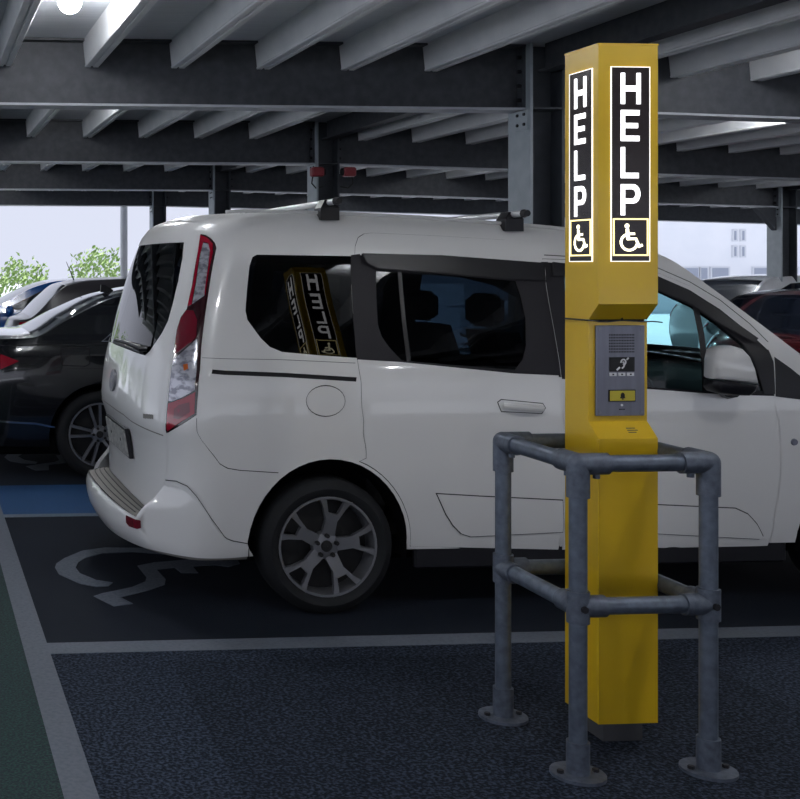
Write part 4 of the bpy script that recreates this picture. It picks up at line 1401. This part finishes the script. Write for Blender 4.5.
# ------------------------------------------------------------------ the other cars
def car(name, label, kind, paint, X, Y, rz, wheel_rot=0.3):
    c = thing(name, label, 'car', (X, Y, 0), rz, 'cars parked behind the van')
    if kind == 'saloon':
        b = Body(w=[(0.15, 0.80), (0.35, 0.89), (0.55, 0.918), (0.75, 0.925), (0.92, 0.905), (1.02, 0.868), (1.08, 0.83), (1.2, 0.765), (1.35, 0.68), (1.42, 0.63), (1.47, 0.57)],
                 r=[(0.15, -1.0), (0.35, -1.10), (0.6, -1.13), (0.8, -1.12), (0.98, -1.08), (1.05, -1.04), (1.5, -1.0)],
                 f=[(0.15, 3.66), (0.4, 3.74), (0.65, 3.74), (0.8, 3.68), (1.5, 3.6)], L=0.50, p=2.5, Lf=0.8, pf=2.2,
                 ztop=[(-1.2, 1.0), (-1.06, 1.045), (-0.8, 1.055), (-0.52, 1.065), (-0.2, 1.215), (0.15, 1.365), (0.5, 1.43), (0.95, 1.45), (1.35, 1.425), (1.65, 1.34), (2.40, 1.0), (2.9, 0.92), (3.4, 0.82), (3.66, 0.70), (3.74, 0.62)])
        WB, RW, RIM = 2.87, 0.332, 0.242
        belt = [(0.03, 1.04), (0.16, 1.14), (0.40, 1.265), (0.8, 1.335), (1.3, 1.335), (1.6, 1.255), (2.05, 1.035), (1.0, 1.022)]
        pillars = [((1.18, 1.02), (1.12, 1.345)), ((0.42, 1.02), (0.46, 1.30))]
        rs, ws = (-0.50, 0.14), (1.50, 2.36)
        tl = [(-0.62, 0.895), (-0.78, 0.955), (-0.98, 0.965), (-0.98, 0.80), (-0.80, 0.815)]
    else:
        b = Body(w=[(0.15, 0.78), (0.35, 0.86), (0.55, 0.888), (0.75, 0.895), (0.92, 0.880), (1.02, 0.845), (1.2, 0.775), (1.38, 0.70), (1.45, 0.63), (1.49, 0.56)],
                 r=[(0.15, -0.70), (0.35, -0.80), (0.6, -0.83), (0.8, -0.81), (1.0, -0.73), (1.03, -0.70), (1.5, -0.66)],
                 f=[(0.15, 3.34), (0.4, 3.42), (0.65, 3.42), (0.8, 3.36), (1.5, 3.3)], L=0.42, p=2.6, Lf=0.75, pf=2.2,
                 ztop=[(-0.9, 0.98), (-0.72, 1.0), (-0.58, 1.03), (-0.35, 1.23), (-0.14, 1.395), (0.2, 1.452), (0.8, 1.47), (1.25, 1.445), (1.55, 1.37), (2.28, 1.02), (2.7, 0.95), (3.15, 0.84), (3.35, 0.72), (3.42, 0.62)])
        WB, RW, RIM = 2.62, 0.315, 0.222
        belt = [(-0.22, 1.09), (0.0, 1.24), (0.2, 1.335), (0.6, 1.37), (1.2, 1.36), (1.5, 1.28), (2.0, 1.04), (0.6, 1.03)]
        pillars = [((0.98, 1.02), (0.95, 1.37)), ((0.12, 1.05), (0.24, 1.345))]
        rs, ws = (-0.55, -0.16), (1.40, 2.24)
        tl = [(-0.42, 0.98), (-0.60, 1.0), (-0.66, 0.99), (-0.68, 0.80), (-0.50, 0.82)]
    arches = [(0.0, RW, RW + 0.055, RW + 0.06), (WB, RW, RW + 0.055, RW + 0.06)]
    lo = b.side_loop(arches, lambda x: 0.24)
    xz = lambda pts: [(b.Ux(x, z), z) for x, z in pts]
    sheet(b, 'body_shell', lo, [], paint, c, 0.07, mirror=True, skirt=0.02)
    cr = lambda x: 0.02
    x0 = b.pt(0, b.top(0)).x
    x1 = b.pt(b.UL + b.UM + b.UF, b.top(b.UL + b.UM + b.UF)).x
    cap(b, 'boot_lid', paint, c, x0 + 0.002, rs[0], cr, 11, steps=14)
    cap(b, 'rear_window', 'cabin', c, rs[0], rs[1], cr, 11, -0.9, 0.9, steps=12)
    for a_, b_ in ((-1, -0.9), (0.9, 1)):
        cap(b, 'rear_pillar', paint, c, rs[0], rs[1], cr, 3, a_, b_, steps=12)
    cap(b, 'roof', paint, c, rs[1], ws[0], cr, 11, steps=24)
    cap(b, 'windscreen', 'cabin', c, ws[0], ws[1], cr, 11, -0.93, 0.93, steps=14)
    for a_, b_ in ((-1, -0.93), (0.93, 1)):
        cap(b, 'windscreen_pillar', paint, c, ws[0], ws[1], cr, 3, a_, b_, steps=14)
    cap(b, 'bonnet', paint, c, ws[1], x1 - 0.002, cr, 11, steps=24)
    U3 = b.UL + b.UM
    for s in (1, -1):
        made = []
        made.append(sheet(b, 'side_window', xz(belt), [], 'cabin', c, 0.06, offset=0.003, skirt=0.004))
        fr_ = densify(xz(belt), 0.05)
        made.append(sheet(b, 'window_trim', inset(xz(belt), -0.013), [xz(belt)], 'chrome' if kind == 'saloon' else 'black_trim', c, 0.08, offset=0.005, skirt=0.004))
        for p0, p1 in pillars:
            made.append(sheet(b, 'window_pillar', ribbon(xz([p0, p1]), 0.05), [], 'black_trim', c, 0.08, offset=0.006, skirt=0.004))
        made.append(sheet(b, 'tail_light', xz(tl), [], 'lamp_red', c, 0.05, offset=0.006, skirt=0.01))
        made.append(sheet(b, 'headlight', [(U3 + 0.05, 0.68), (U3 + 0.15, 0.76), (U3 + 0.55, 0.70), (U3 + 0.6, 0.60), (U3 + 0.25, 0.60)], [], 'lamp_clear', c, 0.05, offset=0.006, skirt=0.01))
        for xd in ((0.34, 1.16, 2.16) if kind == 'saloon' else (0.98, 2.1)):
            made.append(sheet(b, 'door_seam', ribbon(xz([(xd, 0.36), (xd + 0.02, 0.7), (xd - 0.02, 1.0)] if xd > 0.5 else [(xd + 0.16, 0.36), (xd + 0.02, 0.62), (xd - 0.2, 0.82), (xd - 0.25, 1.0)]), 0.006), [], 'hole', c, 0.1, offset=0.001, skirt=0))
        if kind == 'saloon':
            made.append(sheet(b, 'bumper_trim', ribbon(xz([(-0.35, 0.395), (-0.5, 0.425), (-0.8, 0.445), (-1.0, 0.45)]), 0.014), [], 'chrome', c, 0.06, offset=0.004, skirt=0.004))
            fl_ = [(-0.30, 0.86), (-0.30, 0.99), (-0.10, 1.00), (-0.08, 0.98), (-0.08, 0.87), (-0.12, 0.85)]
            made.append(sheet(b, 'fuel_flap_seam', xz(fl_), [inset(xz(fl_), 0.006)], 'hole', c, 0.06, offset=0.001, skirt=0))
            made.append(sheet(b, 'shoulder_crease_shade', ribbon(xz([(-0.9, 1.005), (-0.3, 1.018), (0.2, 1.012), (1.2, 0.985), (2.2, 0.95)]), 0.006), [], 'hole', c, 0.1, offset=0.001, skirt=0))  # dark strip painted as the shade of the shoulder crease
        if s < 0:
            for o in made:
                o.scale = (1, -1, 1)
        q = b.pt(b.Ux(1.95, 1.0), 1.0)
        smooth_by_angle(G().sphere((1.95, s * (abs(q.y) + 0.11), 1.03), 0.11, 14, 10, (0.55, 0.95, 0.68)).build('door_mirror', paint, c))
        G().tube([(1.96, s * (abs(q.y) - 0.02), 0.99), (1.96, s * (abs(q.y) + 0.06), 1.0)], 0.025, 8).build('mirror_arm', 'black_trim', c)
        for ax in (0.0, WB):
            pr = [(ax + (RW + 0.05) * math.cos(math.radians(-10 + 200 * k / 16)), RW + (RW + 0.055) * math.sin(math.radians(-10 + 200 * k / 16))) for k in range(17)]
            g = G().loft([[(x, s * 0.84, z) for x, z in pr], [(x, s * 0.55, z) for x, z in pr]], closed=False)
            g.add([(x, s * 0.55, z) for x, z in pr], [tuple(range(17))])
            g.build('wheel_arch_liner', 'lining', c)
            wheel(c, ax, s * (0.868 if kind != 'saloon' else 0.893), RW, RIM, 'alloy', 'twin', wheel_rot, s)
    G().box((x0 + 0.12, -0.72, 0.16), (x1 - 0.2, 0.72, 0.30), 0.03).build('underbody', 'lining', c)
    G().box((x0 + 0.02, -0.26, 0.62), (x0 + 0.10, 0.26, 0.73)).build('number_plate', 'plate', c)
    if kind == 'saloon':
        fin = [(-0.02, 0.0), (0.12, 0.0), (0.02, 0.06), (-0.015, 0.065)]
        zf = b.ztop(0.22) + 0.008
        G().prism([(0.16 + a_, zf + b_) for a_, b_ in fin], lambda u, v, h: (u, h, v), -0.014, 0.014).build('shark_fin_aerial', 'black_trim', c)
    elif paint == 'grey_car':
        G().tube([(0.02, 0, 1.445), (-0.07, 0, 1.66)], [0.008, 0.003], 6).build('aerial', 'black_trim', c)
    return c

sh_ = ray(100, 434)
SX = (sh_ * (8.72 / (sh_.x * sy_ + sh_.y * cy_))).x
SY = 8.62 + 0.90
car('car', 'glossy black saloon parked beyond the white van, rear wheel showing', 'saloon', 'black_car', SX, SY, 0.0, 0.5)
car('car', 'dark grey hatchback behind the black saloon', 'hatch', 'grey_car', 1.76, 13.2, 0.0)
car('car', 'bright blue hatchback at the far left edge', 'hatch', 'blue_car', 3.2, 16.9, math.pi).scale = (1, 1, 0.965)
car('car', 'dark red car at the right edge beyond the van windscreen', 'hatch', 'red_car', 8.05, 9.6, 0.0).scale = (1, 1, 0.96)
car('car', 'dark navy car between the dark red car and the white building', 'hatch', 'dark_car', 10.55, 13.2, 0.0).scale = (1, 1, 0.90)
car('car', 'pale silver car farthest back at right', 'hatch', 'silver_car', 12.75, 17.0, 0.0)
co = car('car', 'pale silver car parked outside, seen through the van door window', 'hatch', 'silver_car', 16.6, 27.0, math.pi)
co.location.z = -0.3

# ------------------------------------------------------------------ outside: shrubs and building
def shrub(x, y, h, r, label, seed):
    rnd = random.Random(seed)
    t = thing('shrub', label, 'shrub', (x, y, -0.3), group='shrubs outside the car park')
    g = G()
    for k in range(7):
        a = rnd.uniform(0, 6.28)
        g.tube([(0, 0, 0), (math.cos(a) * r * 0.3, math.sin(a) * r * 0.3, h * 0.5), (math.cos(a) * r * 0.7, math.sin(a) * r * 0.7, h * rnd.uniform(0.75, 1.0))], [0.02, 0.014, 0.004], 5)
    g.build('stem', 'twig', t)
    v, f = [], []
    for k in range(1700):
        a, u = rnd.uniform(0, 6.28), rnd.uniform(-1, 1)
        q = rnd.uniform(0.55, 1.0) ** 0.6
        wob = 1 + 0.22 * math.sin(3 * a + seed) * math.cos(4 * u + seed)
        c = Vector((math.cos(a) * math.sqrt(1 - u * u) * r * q * wob, math.sin(a) * math.sqrt(1 - u * u) * r * q * wob, h * 0.56 + u * h * 0.48 * q * wob))
        if c.z < 0.05:
            continue
        n = Vector((rnd.uniform(-1, 1), rnd.uniform(-1, 1), rnd.uniform(-0.6, 1))).normalized()
        s1 = n.orthogonal().normalized()
        s2 = n.cross(s1)
        l, w_ = rnd.uniform(0.04, 0.075), rnd.uniform(0.022, 0.036)
        i = len(v)
        v += [c - s1 * l, c + s2 * w_ + n * 0.01, c + s1 * l, c - s2 * w_ + n * 0.01]
        f += [(i, i + 1, i + 2), (i, i + 2, i + 3)]
    o = mesh_obj('foliage', v, f, 'leaf', t)
    o['kind'] = 'stuff'
names = ['leftmost leafy green shrub, out past the far left', 'leafy green shrub outside, left of the blue car', 'leafy green shrub above the blue car roof', 'leafy green shrub above the grey hatchback roof',
         'tallest leafy shrub, beside the slim pale post', 'leafy shrub behind the white van, rightmost of the row']
for i, (x, h, r) in enumerate(((-4.6, 1.9, 0.82), (-2.9, 2.0, 0.82), (-1.3, 1.95, 0.78), (0.5, 1.95, 0.78), (2.2, 1.95, 0.74), (3.75, 2.2, 0.72))):
    shrub(x, 24.3 + 0.3 * math.sin(i * 2.1), h, r, names[i], 11 + i)
for i in range(3):
    shrub(-5.6 - 0.9 * i, 20.5 - i * 2.4, 2.3, 1.0, ['shrub outside the left edge, nearest the row of shrubs', 'shrub outside the left edge, middle one', 'shrub outside the left edge, nearest the camera'][i], 31 + i)

BYD = 46.0
bA, bB = at_y(566, 266, BYD).x, 62.0
bd_ = thing('white_building', 'pale white rendered building outside at right', 'building', (bA, BYD, -0.3))
G().box((0, 0, 0), (bB - bA, 9, 9.5)).build('wall', 'wall_white', bd_)
G().box((-0.15, -0.15, 9.5), (bB - bA + 0.15, 9.1, 9.8)).build('parapet', 'far_frame', bd_)
def bwin(px0, px1, py0, py1, deep=0.0):
    a_, c_ = at_y(px0, py1, BYD), at_y(px1, py0, BYD)
    x0, x1, z0, z1 = a_.x - bA, c_.x - bA, a_.z + 0.3, c_.z + 0.3
    w_ = G().box((x0 - 0.06, -0.05, z0 - 0.06), (x1 + 0.06, 0.02, z1 + 0.06)).build('window_frame', 'far_frame', bd_)
    n = max(1, int((x1 - x0) / 0.7))
    for k in range(n):
        xa, xb = x0 + (x1 - x0) * k / n, x0 + (x1 - x0) * (k + 1) / n
        G().box((xa + 0.02, -0.06, z0), (xb - 0.02, -0.045, z1)).build('pane', 'far_window', w_)
for px0, px1 in ((662, 673), (678, 698), (711, 728), (753, 771), (780, 797)):
    bwin(px0, px1, 268, 283)
bwin(700, 707, 268, 289)
for px0, px1 in ((576, 592), (604, 622), (634, 652)):
    bwin(px0, px1, 268, 283)
for px0, px1 in ((733, 736), (741, 744)):
    for py0 in (231, 247):
        bwin(px0, px1, py0, py0 + 9)
